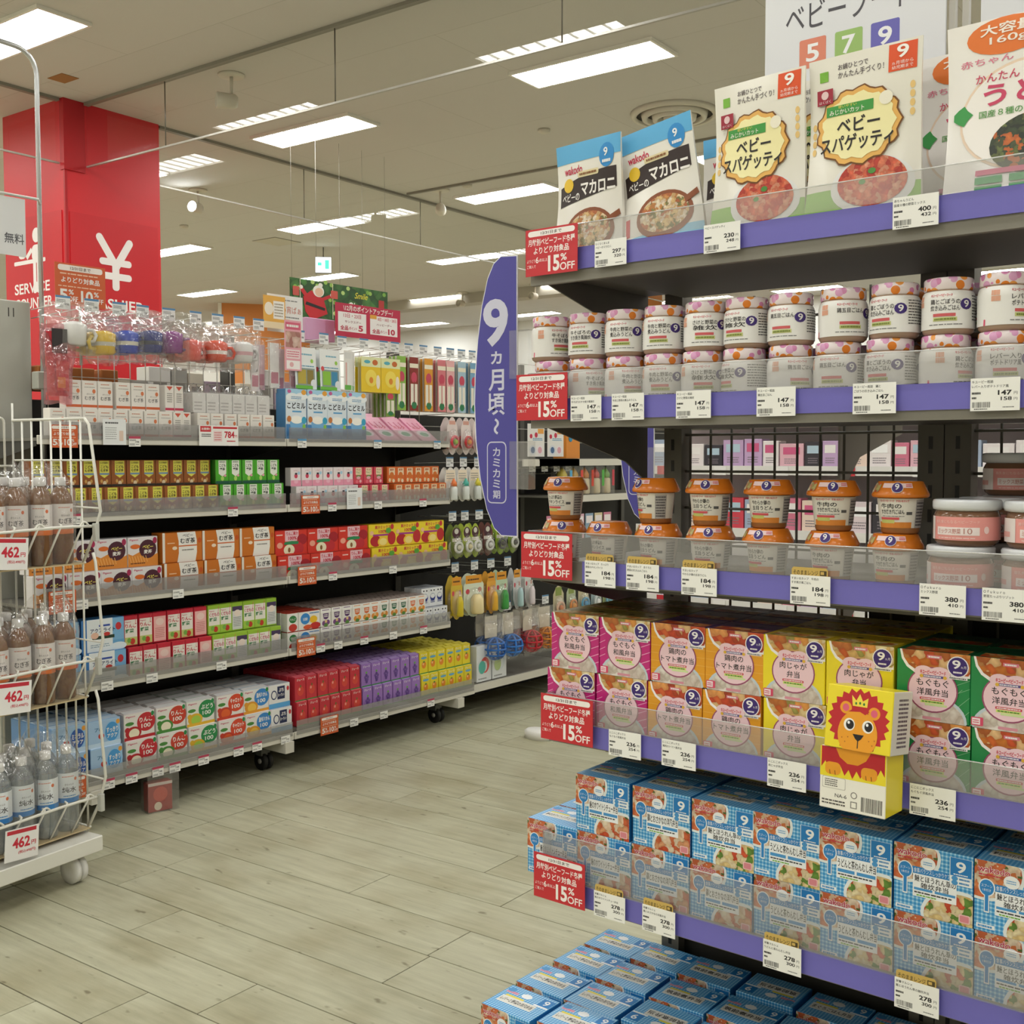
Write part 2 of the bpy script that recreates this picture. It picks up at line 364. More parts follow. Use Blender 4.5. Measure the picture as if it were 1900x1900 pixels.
g = G(); g.box(-21, 7, 17.77, 17.8, 0, .1, '#8a8578'); g.build('baseboard_back', rz=BT, kind='structure')

# recessed fluorescent lights
LIT = emis('fluorescent_diffuser', LAMP_COL, LAMP)
def light_meshes():
    f = G(); w_, d_ = 1.1, .36; mm = M('#f2efe6', .4)
    f.box(0, w_, 0, .018, -.022, 0, mm); f.box(0, w_, d_ - .018, d_, -.022, 0, mm); f.box(0, .018, .018, d_ - .018, -.022, 0, mm); f.box(w_ - .018, w_, .018, d_ - .018, -.022, 0, mm)
    p = G(); p.add([(.018, .018, -.006), (w_ - .018, .018, -.006), (w_ - .018, d_ - .018, -.006), (.018, d_ - .018, -.006)], [(3, 2, 1, 0)], LIT)
    b = G(); b.box(0, .004, .02, d_ - .02, -.02, -.008, mm)
    return f.mesh('frame'), p.mesh('diffuser'), b.mesh('louvre')
LF, LP, LB = light_meshes()
for i in range(-6, 4):
    for j in range(-4, 5):
        x, y = -4.58 + 2.6 * i, 6.27 + 2.62 * j + (.09 if j == -1 else 0)
        if x < -20.5 or y < -4.5: continue
        l = bld(x, y, CZ)
        near = j <= 1 and i >= -2
        t = thing('ceiling_light', 'white louvred fluorescent light set flush in the beige ceiling', 'ceiling light', l, BT, 'fluorescent lights in a grid across the ceiling')
        put(LF, 'frame', t); put(LP, 'diffuser', t)
        for k in range(1, 9) if (-4 <= i <= 1 and -2 <= j) else (): put(LB, 'louvre', t, (k * 1.1 / 9, 0, 0))

# red pillar with its signs
RED = M('#d8202b', .5); RED2 = M('#cf1422', .45)
px, py = -7.5, 4.81
g = G(); g.box(px - .81, px, py, py + .82, 0, CZ, RED); PIL = g.build('column_red', rz=BT, kind='structure')
g = G(); g.box(px - .04, px + .012, py - .012, py + .16, 3.52, CZ, M('#b81420', .5)); g.build('corner_recess_tone', PIL)  # darker red puts the shade of the corner recess into the colour
g = G(); g.box(px - .012, px + .006, py - .006, py + .012, 0, 3.52, M('#b81420', .5)); g.build('corner_trim', PIL)
g = G(); g.box(px - .004, px + .006, py + .03, py + .79, 2.0, 3.224, RED2)
t = g.build('wall_sign', rz=BT, label='red cashier sign panel with white yen symbol on the red pillar', cat='sign', group=None)
p = P(lambda u, v, l: (px + .006 + l * 4, py + u, v)); W_ = '#fdf6f4'
p.line(.27, 3.075, .405, 2.88, .06, W_).line(.53, 3.06, .405, 2.86, .06, W_)
for a, b_ in ((.27, .53), (.27, .53)): pass
p.rrect(.405 - .031, 2.69, .405 + .031, 2.9, .025, W_).rrect(.265, 2.875, .545, 2.927, .025, W_).rrect(.265, 2.77, .545, 2.822, .025, W_)
p.ell(.27, 3.075, .03, .03, W_, 12).ell(.53, 3.06, .03, .03, W_, 12)
p.text('CASHIER', .16, 2.545, .655, 2.625, W_, .02); p.build('lettering', t)
g = G(); g.box(px - .8, px - .045, py - .006, py + .004, 2.0, 3.235, RED2)
t = g.build('wall_sign', rz=BT, label='red service counter sign panel with white figures behind a desk', cat='sign')
p = P(lambda u, v, l: (px - .8 + u, py - .006 - l * 4, v))
p.ell(.42, 3.09, .05, .055, W_).rrect(.36, 2.9, .47, 3.02, .04, W_).rrect(.375, 2.66, .415, 2.92, .015, W_).rrect(.425, 2.66, .465, 2.92, .015, W_)
p.ell(.23, 3.1, .045, .05, W_).rrect(.18, 2.93, .28, 3.04, .035, W_).rrect(.12, 2.885, .54, 2.915, .01, W_).line(.36, 2.99, .29, 2.93, .035, W_)
p.text('SERVICE', .12, 2.665, .59, 2.745, W_, .02).text('COUNTER', .12, 2.55, .62, 2.63, W_, .02); p.build('lettering', t)

# glass smoke barriers hanging from the ceiling
ZB = 3.572
def barrier(name, a, b_, wires, label, track=True):
    t = thing(name, label, 'smoke barrier', bld(a[0], a[1], 0), BT + math.atan2(b_[1] - a[1], b_[0] - a[0])); L_ = math.hypot(b_[0] - a[0], b_[1] - a[1])
    g = G(); g.add([(0, 0, ZB), (L_, 0, ZB), (L_, 0, CZ - .005), (0, 0, CZ - .005)], [(0, 1, 2, 3)], GLASS); g.build('glass_pane', t)
    g = G(); g.box(0, L_, -.008, .008, ZB - .012, ZB, M('#b8b5ae', .35, .5)); g.build('bottom_rail', t)
    g = G(); g.box(0, L_, -.02, .02, CZ - .022, CZ, M('#8f8b80', .5)); g.build('ceiling_track', t)
    for wx in wires:
        g = G(); g.tube([(wx, 0, ZB), (wx, 0, CZ - .01)], .004, M('#77736a', .4, .5)); g.build('hanger_wire', t)
barrier('glass_barrier', (-7.48, 4.98), (4.0, 4.98), [.92, 2.55, 4.19, 5.82], 'clear glass smoke barrier with steel rail running from the red pillar along the aisle')
barrier('glass_barrier', (-7.53, 5.65), (-7.53, 16.5), [1.55, 3.15, 5.0, 7.0], 'clear glass smoke barrier running from the red pillar towards the far wall')
barrier('glass_barrier', (-7.54, -2.5), (-7.54, 4.79), [2.0, 4.0, 5.6], 'clear glass smoke barrier joining the service counter side of the pillar')

# small things on the ceiling
g = G(); WH = M('#d8d2c4', .5)
for r0, r1, dz in ((.30, .335, .03), (.22, .255, .045), (.14, .175, .055), (.05, .09, .06)):
    g.lathe([(r0, 0), (r0 - .012, -dz), (r1 - .012, -dz), (r1, 0)], WH, 32)
g.lathe([(.3, -.001), (.3, -.004)], M('#55504a', .8), 32)
g.build('air_diffuser', loc=bld(-4.1, 7.75, CZ), label='round concentric air conditioning diffuser in the ceiling', cat='air vent')
def spot(x, y, face, label, tr=False):
    t = thing('spotlight', label, 'spotlight', bld(x, y, CZ), face, 'ceiling spotlights')
    g = G(); g.lathe([(.09, 0), (.09, -.012), (.08, -.016)], WH, 16); g.build('ceiling_plate', t)
    g = G(); g.tube([(0, 0, -.01), (0, 0, -.13)], .012, WH, 8); g.build('arm', t)
    g = G(); g.lathe([(.035, -.04), (.05, -.02), (.055, .1), (.05, .105), (.045, .06)], WH, 14, (.0, 0, -.18), 'y'); h = g.build('lamp_head', t)
spot(-6.13, 5.2, R(150), 'cream swivel spotlight beside the red pillar under the ceiling')
spot(-7.1, 8.6, R(40), 'cream swivel spotlight on the ceiling track behind the glass barrier')
spot(-9.0, 7.2, R(200), 'lit white swivel spotlight shining behind the glass barrier')
g = G(); g.lathe([(.05, 0), (.048, .002)], emis('spot_lamp', (.9, .95, 1), 40), 14, (0, 0, 0), 'y')
o = g.build('lamp_bulb', COL.objects[-1] if False else [x for x in COL.objects if x.name.startswith('spotlight')][-1], (0, .1, -.18))
for x, y in ((-5.14, 7.52), (-10.5, 8.2), (-8.7, 12.0), (-6.77, 8.6), (-4.6, 10.2), (-13, 12.4)):
    g = G(); g.lathe([(.05, 0), (.048, -.02), (.02, -.035)], WH, 12)
    g.build('smoke_detector', loc=bld(x, y, CZ), label='small cream smoke detector dome on the ceiling', cat='smoke detector', group='smoke detectors on the ceiling')
g = G(); g.box(0, .4, 0, .42, -.004, 0, M('#8a8376', .7)); g.box(.01, .39, .01, .41, -.006, 0, M('#cfc8b9', .9)); g.build('access_hatch', loc=bld(-10.58, 9.26, CZ), rz=BT, label='square access hatch in the ceiling behind the barrier', cat='hatch')
g = G(); g.box(0, .17, 0, .13, -.004, 0, M('#a87848', .8)); g.build('ceiling_patch', loc=bld(-7.2, 4.5, CZ), rz=BT, label='small brown patch stuck on the ceiling by the pillar', cat='patch')
# exit sign
t = thing('exit_sign', 'small lit green and white exit sign hanging from the ceiling', 'sign', bld(-10.2, 10.07, 0), R(-135))
g = G(); g.box(-.1, .1, -.02, .02, 3.71, 3.91, '#5a5a55'); g.build('housing', t)
p = P(lambda u, v, l: (u, .02 + l * 10, v)); p.rect(-.095, 3.715, .095, 3.905, emis('exit_light', (.95, 1, .97), 2.2)).rect(-.07, 3.76, -.02, 3.87, emis('exit_green', (.1, .8, .45), 1.2)).rect(.02, 3.8, .07, 3.84, emis('exit_green2', (.1, .8, .45), 1.2)); p.build('lit_face', t)
g = G(); g.tube([(0, 0, 3.91), (0, 0, CZ)], .008, '#8a8a84'); g.build('hanger', t)
# far columns
for n, (x, y, w_, d_) in (('column_orange', (-15.25, 12.62, 1.5, 1.2)), ('column_orange', (-9.55, 15.5, 1.4, .5))):
    g = G(); g.box(0, w_, 0, d_, 0, CZ, M('#d98a4a', .6)); o = g.build(n, loc=bld(x, y, 0), rz=BT + (R(-38) if x > -12 else R(52)), kind='structure')
    g = G(); g.box(-.03, .03, -.012, .03, 0, CZ, '#efe9dd'); g.build('corner_strip', o)
g = G(); g.box(-21, 4, 14.2, 14.5, CZ - .16, CZ, M('#b9b3a6', .7)); g.build('beam', rz=BT, kind='structure')
for x in (-11.2, -9.8, -8.6):
    spot(x, 14.1, R(180), 'cream swivel spotlight hung from the far ceiling beam')

# christmas banner hanging on lines (direction: along the left gondola)
t = thing('hanging_banner', 'green christmas banner with red santa suit picture hanging on clear lines', 'banner', bld(-6.77, 6.31, 0), R(90) + 0)
L_ = 1.095; g = G(); g.box(0, L_, -.004, .004, 2.5, 2.866, '#3f7a3c'); g.build('board', t)
def xl(u, v, l): return (u * L_, -.004 - l * 5, 2.5 + v * .366)
p = P(xl); rr = random.Random(4)
p.rect(0, 0, 1, 1, food(['#2f6a30', '#3d7c38', '#2a5c2c', '#4c8a40'], 14))
for k in range(26): p.ell(rr.uniform(0, 1), rr.uniform(.5, 1) if k < 20 else rr.uniform(.1, .5), .02, .05, rr.choice(['#9cc25c', '#7fb04a', '#b8d27c']), 7)
p.poly([(.12, .62), (.2, .78), (.32, .62), (.36, .3), (.2, .12), (.14, .3)], '#c8202c').ell(.27, .78, .055, .13, '#f4efe6').ell(.275, .76, .04, .095, '#eac0a4').poly([(.14, .45), (.33, .36), (.335, .42), (.15, .52)], '#1c1618').ell(.29, .92, .022, .05, '#f4efe6', 10).line(.3, .6, .4, .72, .05, '#c8202c').ell(.4, .73, .018, .045, '#f4efe6', 10).line(.16, .62, .1, .8, .045, '#c8202c').ell(.1, .82, .018, .045, '#f4efe6', 10).line(.41, .2, .41, 1, .006, '#e8dcc0').line(.09, .3, .09, 1, .006, '#e8dcc0').rect(.08, .08, .42, .13, '#8a5a34')
p.rrect(.02, .62, .08, .82, .01, '#c8564c').rrect(.39, .66, .46, .84, .01, '#d0584c').rect(.9, .58, .96, .78, '#b8302c')
p.text('Smile', .64, .74, .78, .88, '#e8e04a', .01, .3).text('Christmas', .56, .32, .93, .64, '#f6f4ec', .0, .25); p.build('picture', t)
for wx in (.02, .28, .54, .8, 1.07):
    g = G(); g.tube([(wx, 0, 2.866), (wx, 0, CZ)], .0013, '#7c786f'); g.build('hanging_line', t)

g = G(); g.box(-7.45, -3.0, 8.5, 8.53, CZ - .02, CZ, M('#8f8b80', .5)); g.build('light_track', rz=BT, label='slim grey lighting track on the ceiling behind the barrier', cat='lighting track')
# ------------------------------------------------------------------ near gondola (dark frame, purple price rails)
YF, YB = 1.812, 2.25            # front of the rails, back of the shelves
SHELF = [1.795, 1.503, 1.182, .858, .533]   # underside of each rail
DARK = M('#6c685f', .5); DARK2 = M('#5a564e', .6); PURP = M('#726cc0', .4); PURPD = M('#4d479c', .4)
GON = thing('gondola_shelf', 'dark steel gondola with purple price rails stocked with baby food', 'shelving', (0, 0, 0))
XL, XR = -1.398, .62
for x0, x1 in ((-1.345, -1.3), (-.765, -.715), (-.713, -.663), (-.1, -.055)):
    g = G(); g.box(x0, x1, YB, YB + .045, .03, 1.83, DARK)
    for k in range(35): g.box((x0 + x1) / 2 - .004, (x0 + x1) / 2 + .004, YB - .0006, YB, .1 + k * .048, .125 + k * .048, '#191815')
    g.build('post', GON)
g = G()
zz = .4
while zz < 1.78: g.tube([(-1.3, YB + .02, zz), (.6, YB + .02, zz)], .003, DARK); zz += .083
x = -1.29
while x < .6: g.tube([(x, YB + .024, .35), (x, YB + .024, 1.78)], .003, DARK); x += .052
g.build('wire_mesh', GON)
for i, z in enumerate(SHELF):
    xl = XL if i < 3 else (-1.352 if i == 3 else -1.36)
    g = G(); g.box(xl, XR, YF + .014, YB, z + .004, z + .03, DARK, bev=.002); g.box(xl + .12, XR, YF + .03, YB - .03, z - .012, z + .004, DARK2); sh = g.build('shelf', GON)
    g = G(); g.box(xl + (.004 if i != 2 else .13), XR, YF, YF + .004, z, z + .042, PURP); g.box(xl, XR, YF + .004, YF + .016, z - [.022, .016, .003, .003, .003][i], z + .04, M('#837f75', .5)); g.build('price_rail', sh)
    top = [1.881, 1.597, 1.28, .953, .668][i]
    g = G(); n = 40
    g.grid(lambda u, v: (xl + u * (XR - xl), YF - .003 - .004 * math.sin(u * 37 + i) * v * (1 if i == 1 else .2), z + .043 + v * (top - z - .043)), n, 3, ACRYL); g.build('riser', sh)
    g = G(); g.tube([(xl, YF - .003, top), (XR, YF - .003, top)], .0011, clear('riser_edge', milk=.5, milkcol='#ffffff', gloss=.6)); g.build('riser_edge', sh)
    for bx in (xl + .004, -.08):
        g = G(); g.prism([(YF + .03, z + .006), (YB, z + .006), (YB, z - .13), (YB - .025, z - .12), (YB - .09, z - .085), (YF + .03, z - .008)], 'x', bx, bx + .004, DARK2); g.build('bracket', sh)
    g = G(); g.box(xl - .003, xl, YF - .003, YF + .06, z + .03, top, ACRYL); g.build('end_stop', sh)
g = G(); g.box(-1.50, XR, 1.72, YB, .03, .068, DARK); g.build('base_deck', GON)
g = G(); g.box(-1.3, XR, YB + .028, YB + .036, .068, .84, M('#26241f', .7)); g.box(-.87, XR, YB + .028, YB + .036, .84, 1.17, M('#26241f', .7)); g.build('back_panel', GON)  # added dark sheets in place of the darkness behind the lower shelves
g = G(); g.box(-1.48, XR, 1.76, YB, 0, .03, DARK2); g.build('plinth', GON)
for x0 in (-1.52,):
    g = G(); g.lathe([(.055, 0), (.055, .035), (.045, .045)], '#eceae4', 18, (-3.43, 4.52, 0), sx=1.5); g.build('floor_stand', label='low white oval plastic stand resting on the floor planks', cat='floor stand')
# pale brackets and shelves of the far side of the gondola
PALE = M('#b9b5ae', .5)
for i, z in enumerate(SHELF[1:]):
    for bx in (-.95, -.55, -.2):
        g = G(); g.prism([(YB + .05, z - .0), (YB + .42, z - .0), (YB + .42, z - .02), (YB + .16, z - .075), (YB + .05, z - .16)], 'x', bx, bx + .005, PALE); g.build('far_bracket', GON)
    g = G(); g.box(-1.38, XR, YB + .05, YB + .44, z, z + .02, PALE); g.build('far_shelf', GON)

# ---- printed matter
def tag_mesh(name, l1, l2, p1, p2, seed=1):
    g = G(); g.box(-.036, .036, 0, .0008, 0, .05, M('#f6f5f0', .4))
    p = P(front(0, .072, .05), .00008); K = '#1c1b1c'
    p.text('●' + l1 if False else l1, .03, .84, .03 + min(.9, .062 * len(l1)), .93, K, .01)
    if l2: p.text(l2, .03, .70, .03 + min(.92, .062 * len(l2)), .79, K, .01)
    p.bars(.03, .5, .22, .58, 1, K, .8, seed).bars(.03, .36, .13, .43, 1, K, .8, seed + 1)
    p.text(p1, .56, .47, .84, .62, K, .03).text('円', .88, .48, .95, .57, K, 0).text(p2, .62, .31, .84, .42, K, .02).text('円', .88, .31, .95, .39, K, 0)
    p.code(.04, .1, .42, .27, K, 24, seed).bars(.08, .03, .36, .08, 1, '#555555', .6, seed).bars(.66, .08, .9, .13, 1, '#777777', .6, seed + 2)
    a = g.mesh(name); b_ = p.mesh('tag_print'); return a, b_
_tm = {}
def tag(x, z, l1, l2, p1, p2, label, gold=False, y=None):
    k = (l1, l2, p1)
    if k not in _tm: _tm[k] = tag_mesh('price_tag', l1, l2, p1, p2, len(_tm) + 3)
    t = put(_tm[k][0], 'price_tag', None, (x, (YF if y is None else y) - .009, z - .004), R(random.uniform(-1, 1)), label, 'price tag', 'price tags on the purple rails'); put(_tm[k][1], 'tag_print', t)
    if gold:
        g = G(); g.prism([(-.034, .048), (.031, .048), (.031, .06), (.028, .0635), (-.031, .0635), (-.034, .06)], 'y', .0008, .0012, M('#cfae5e', .35)); q = g.build('microwave_tab', t)
        p = P(lambda u, v, l: (u, .0008 - l, v)); p.text('そのままレンジ', -.031, .0505, .014, .0585, '#4a3c1c', .01).rect(.017, .0505, .029, .059, '#4a3c1c').rect(.0185, .0525, .0245, .0575, '#cfae5e'); p.build('tab_print', q)
TAGS = [(0, [(-1.198, 'らくらくまんま', 'ベビーのマカロニ', '297', '320'), (-.963, 'ベビースパゲッティ', '', '230', '248'), (-.623, '赤ちゃんうどん', '国産８種の野菜ミックス', '400', '432'), (-.2, 'ベビーうどん', '', '230', '248')]),
        (1, [(-1.254, 'キユーピー瓶詰', '牛そぼろのすき焼き風雑炊', '147', '158'), (-1.158, 'キユーピー瓶詰', '牛肉と野菜の煮込みうどん', '147', '158'), (-1.018, 'キユーピー瓶詰', 'さけと野菜の雑炊', '147', '158'), (-.857, 'キユーピー瓶詰', '鶏五目ごはん', '147', '158'), (-.685, 'キユーピー瓶詰　鶏と', 'ごぼうの炊き込みごはん', '147', '158'), (-.498, 'キユーピー瓶詰', 'レバー入りポテトドリア風', '147', '158'), (-.3, 'キユーピー瓶詰', 'さけのクリーム煮', '147', '158')]),
        (2, [(-1.22, 'すまいるカップ　たっぷり', '野菜のチキンライス', '184', '198'), (-1.124, 'すまいるカップ　まぐろと', '野菜の炊き込みごはん', '184', '198'), (-1.004, 'すまいるカップ', 'やわらか鶏の五目うどん', '184', '198'), (-.791, 'すまいるカップ　牛肉の', 'すき焼き風ごはん', '184', '198'), (-.571, 'Ｏｆｕｋｕｒｏ', 'ミックス野菜', '380', '410'), (-.475, 'Ｏｆｕｋｕｒｏ', '野菜たっぷりリゾット', '380', '410')]),
        (3, [(-1.162, 'にこにこボックス', 'もぐもぐ和風弁当', '236', '254'), (-1.044, 'にこにこボックス', '鶏肉のトマト煮弁当', '236', '254'), (-.83, 'にこにこボックス', '肉じゃが弁当', '236', '254'), (-.581, 'にこにこボックス', 'もぐもぐ洋風弁当', '236', '254'), (-.38, 'にこにこボックス', '鶏の照り煮弁当', '236', '254')]),
        (4, [(-1.196, '栄養マルシェ', '鮭のホワイトシチュー弁当', '278', '300'), (-1.085, '栄養マルシェ', '鶏とおさかなの洋風弁当', '278', '300'), (-.835, '栄養マルシェ', 'うどんと茶わんむし弁当', '278', '300'), (-.601, '栄養マルシェ', '鮭とほうれん草の雑炊弁当', '278', '300'), (-.4, '栄養マルシェ', '筑前煮弁当', '278', '300')])]
WHAT = [['macaroni pouches', 'spaghetti pouches', 'noodle pouches', 'noodle pouches further along'],
        ['the two end jars', 'beef noodle jars', 'salmon porridge jars', 'chicken rice jars', 'burdock rice jars', 'liver potato jars', 'cream stew jars'],
        ['the chicken rice cup', 'the end of the orange cups', 'the chicken noodle cups', 'the beef rice cups', 'pink labelled mixed vegetable jars', 'pink labelled risotto jars'],
        ['magenta cartons', 'orange cartons', 'yellow cartons', 'green cartons', 'the last carton column'],
        ['white stew cartons', 'chicken and fish cartons', 'noodle custard cartons', 'salmon spinach cartons', 'the last blue carton column']]
PR = ['yen price tag on the top purple rail under ', 'yen price tag under ', 'yen price tag under ', 'yen price tag under the ', 'yen price tag under blue gingham ']
for i, lst in TAGS:
    for k, (x, a, b_, c, d) in enumerate(lst):
        tag(x, SHELF[i], a, b_, c, d, 'white ' + c + ' ' + (PR[i] + WHAT[i][k]).replace('the the', 'the').replace('gingham the', 'gingham'), gold=(i == 4 or (i == 2 and k < 4)))
def card_mesh():
    g = G(); g.box(-.064, .064, 0, .001, 0, .092, M('#c92a34', .35)); p = P(front(0, .128, .092), .00008); W = '#f8f1ee'
    p.rrect(.05, .84, .95, .96, .05, W).text('12/31日まで', .3, .865, .7, .935, '#33241f', .015)
    p.text('月齢別ベビーフード各種', .05, .64, .95, .79, W, .02).text('よりどり対象品', .16, .46, .84, .61, W, .02)
    p.text('よりどり', .03, .29, .19, .36, W, 0).text('6', .2, .27, .255, .4, W, .02).text('点以上', .26, .29, .43, .36, W, .01).text('ご購入で', .03, .17, .2, .24, W, 0)
    p.text('15', .44, .06, .66, .4, W, .035).text('%', .68, .26, .8, .41, W, .02).text('OFF', .67, .06, .95, .22, W, .015)
    return g.mesh('discount_card'), p.mesh('card_print')
CM, CP_ = card_mesh()
for x, z, s, l in ((-1.335, 1.789, 0, 'on the top shelf beside macaroni pouches'), (-1.359, 1.503, 0, 'on the glass jar shelf'), (-1.347, 1.186, 0, 'on the orange cup shelf'), (-1.297, .862, 0, 'on the magenta carton shelf'), (-1.315, .533, 0, 'on the blue carton shelf')):
    o = put(CM, 'discount_card', None, (x, YF - .0125, z), R(-.8), 'red fifteen percent off card clipped to the rail ' + l, 'sign card', 'red discount cards'); put(CP_, 'card_print', o)

# ---- blue gingham cartons
CW, CD, CH = .127, .105, .1145
FA = ['#d8552a', '#e88a50', '#f0d8b0', '#e8a878', '#d86a3c', '#5c7a34', '#f2e6cc', '#e8c8a0', '#e07848', '#f4dcc0']
FB = ['#f2dc9a', '#e8603a', '#f6ecc0', '#6a9a3c', '#f2d880', '#f4e8c0', '#d8502c', '#f0dca0']
def clampell(p, cx, cy, rx, ry, m, n=28):
    p.poly([(min(1, max(0, cx + rx * math.cos(2 * math.pi * i / n))), min(1, max(0, cy + ry * math.sin(2 * math.pi * i / n)))) for i in range(n)], m)
def wak(title, f2):
    g = G(); B = M('#2c7fc2', .3)
    g.box(-CW / 2, CW / 2, -CD / 2, CD / 2, 0, CH, GINGHAM, {'left': B, 'right': B, 'bottom': B}, bev=.0012); body = g.mesh('meal_carton')
    p = P(front(CD / 2, CW, CH)); W = '#f4f6f8'
    clampell(p, .1, .86, .5, .42, '#e8eef0'); clampell(p, .08, .87, .48, .39, food(FA, 80)); clampell(p, .85, .06, .5, .42, '#e8eef0'); clampell(p, .86, .05, .47, .38, food(f2, 80))
    p.text('wakodo', .035, .835, .425, .935, '#f8ecec', .05).text('wakodo', .04, .84, .42, .93, '#b81c44', .01).bars(.05, .79, .34, .82, 1, '#c8284c', .6, 2)
    p.poly([(.24, .7), (.74, .7), (.74, .6), (.24, .6)], '#2a83c8').text('食事バランスしっかりケア', .26, .615, .72, .685, W, 0)
    p.ell(.44, .77, .095, .09, W).bars(.38, .74, .5, .8, 2, '#6aa8d8', .5, 8)
    p.ell(.15, .63, .1, .125, W).rect(.118, .28, .182, .55, W).ell(.15, .63, .085, .11, '#2b86cc').rect(.13, .3, .17, .55, '#2b86cc').text('スプーン', .085, .635, .215, .675, W, 0).text('1本付き', .1, .575, .2, .615, W, 0)
    p.rect(.25, .27, .8, .6, W)
    if len(title) == 1: p.text(title[0], .265, .44, .79, .57, '#1a1718', .012)
    else: p.text(title[0], .27, .49, .79, .585, '#1a1718', .012).text(title[1], .35, .4, .7, .485, '#1a1718', .012)
    p.rect(.265, .365, .5, .4 if len(title) > 1 else .415, '#4a98d4').rect(.53, .365, .785, .4 if len(title) > 1 else .415, '#4a98d4').bars(.27, .315, .74, .35, 1, '#444444', .6, 4).bars(.3, .28, .55, .305, 1, '#7ab648', .8, 5)
    p.rect(.71, .56, .99, .95, '#dceaf4').rect(.72, .69, .98, .945, '#1d7ec6').text('9', .79, .74, .91, .9, W, .02).bars(.76, .7, .94, .73, 1, W, .5, 6)
    p.rect(.72, .565, .98, .685, W).ell(.775, .655, .04, .035, '#4a98d4').ell(.775, .595, .04, .035, '#4a98d4').bars(.83, .57, .96, .68, 2, '#3a88c4', .45, 7)
    p.rrect(.83, .04, .97, .16, .02, '#f0c4c4').rrect(.845, .055, .955, .145, .015, '#e08a94').rect(.03, .05, .25, .11, W).bars(.05, .06, .23, .1, 1, '#4a98d4', .7, 9)
    q = P(topf(CH, CW, CD)); q.rect(.1, .3, .8, .56, '#e6e4dc').text(''.join(title), .13, .36, .77, .5, '#1a1718', .014).rect(.13, .56, .5, .62, '#e8d84a').rect(.74, .62, .98, .9, '#1d7ec6').text('9', .81, .67, .91, .86, W, .02).ell(.46, .76, .1, .09, W).bars(.06, .68, .3, .78, 1, '#e890a4', .8, 3).rect(.7, .57, .98, .62, W).ell(.12, .82, .08, .08, '#4a98d4')
    return body, p.mesh('front_print'), q.mesh('top_print')
WT = {'stew': wak(['鮭のホワイトシチュー弁当'], FA), 'fish': wak(['鶏とおさかなの洋風弁当'], FA), 'spin': wak(['鮭とほうれん草の', '雑炊弁当'], FB), 'udon': wak(['うどんと茶わんむし弁当'], FB),
      'liver': wak(['レバーと野菜の洋風弁当'], FA), 'chik': wak(['筑前煮弁当'], FB), 'tuna': wak(['まぐろごはん弁当'], FB)}
EN = {'stew': 'white stew', 'fish': 'chicken and fish', 'spin': 'salmon and spinach', 'udon': 'noodle and egg custard', 'liver': 'liver and vegetable', 'chik': 'stewed chicken', 'tuna': 'tuna rice'}
def wput(k, x, y, z, where, rz=0, frontp=True, rot=None):
    b_, f_, t_ = WT[k]
    o = put(b_, 'meal_carton', None, (x, y + CD / 2, z), R(rz), 'blue gingham ' + EN[k] + ' meal carton ' + where, 'food carton', 'blue gingham cartons ' + where)
    if rot: o.rotation_euler = rot
    if frontp: put(f_, 'front_print', o)
    put(t_, 'top_print', o); return o
rnd = random.Random(5)
z0 = SHELF[4] + .0305
up = [(-1.2345, 'stew'), (-1.1, 'fish'), (-.968, 'spin'), (-.843, 'udon'), (-.718, 'udon'), (-.588, 'spin'), (-.459, 'spin'), (-.33, 'chik')]
lo = [(-1.358, 'stew'), (-1.23, 'stew'), (-1.102, 'fish'), (-.972, 'fish'), (-.842, 'udon'), (-.715, 'udon'), (-.586, 'spin'), (-.457, 'spin'), (-.328, 'chik')]
for lst, dz, wh in ((lo, 0, 'in the lower layer above the base deck'), (up, CH + .0005, 'in the upper layer above the base deck')):
    for x, k in lst:
        for r in range(3):
            if dz == 0 and 0 < r and x > -1.3: continue
            wput(k, x + (rnd.uniform(-.003, .003) if r else 0), 1.832 + r * .109 + (rnd.uniform(0, .004)), z0 + dz, wh if r == 0 else 'in ' + ['', 'the second', 'the third'][r] + ' row of ' + ('the lower' if dz == 0 else 'the upper') + ' layer', rnd.uniform(-.8, .8) if r else 0, r == 0 or x < -1.3)
# boxes on the base deck
cols = ['liver', 'liver', 'chik', 'chik', 'tuna', 'tuna', 'chik', 'liver']
for c, k in enumerate(cols):
    for r in range(4):
        x = -1.415 + c * .134 + rnd.uniform(-.005, .005) - (.004 * r if c else 0); y = 1.742 + r * .126 + rnd.uniform(-.006, .006) + (.02 if (c == 1 and r == 0) else 0)
        flip = (c >= 2 and (r + c) % 3 == 0)
        for lay in (0, 1):
            if lay == 0 and not (r == 0 or c == 0): continue
            o = wput(k, x, y, .0685 + lay * (CH + .0005), ('turned about ' if flip and lay else '') + ('on top in ' if lay else 'below in ') + ['first', 'second', 'third', 'fourth'][r] + ' base deck row', rnd.uniform(-1.6, 1.6) + (180 if flip and lay else 0), not (flip and lay))
            if flip and lay: o.location.y = y + CD / 2
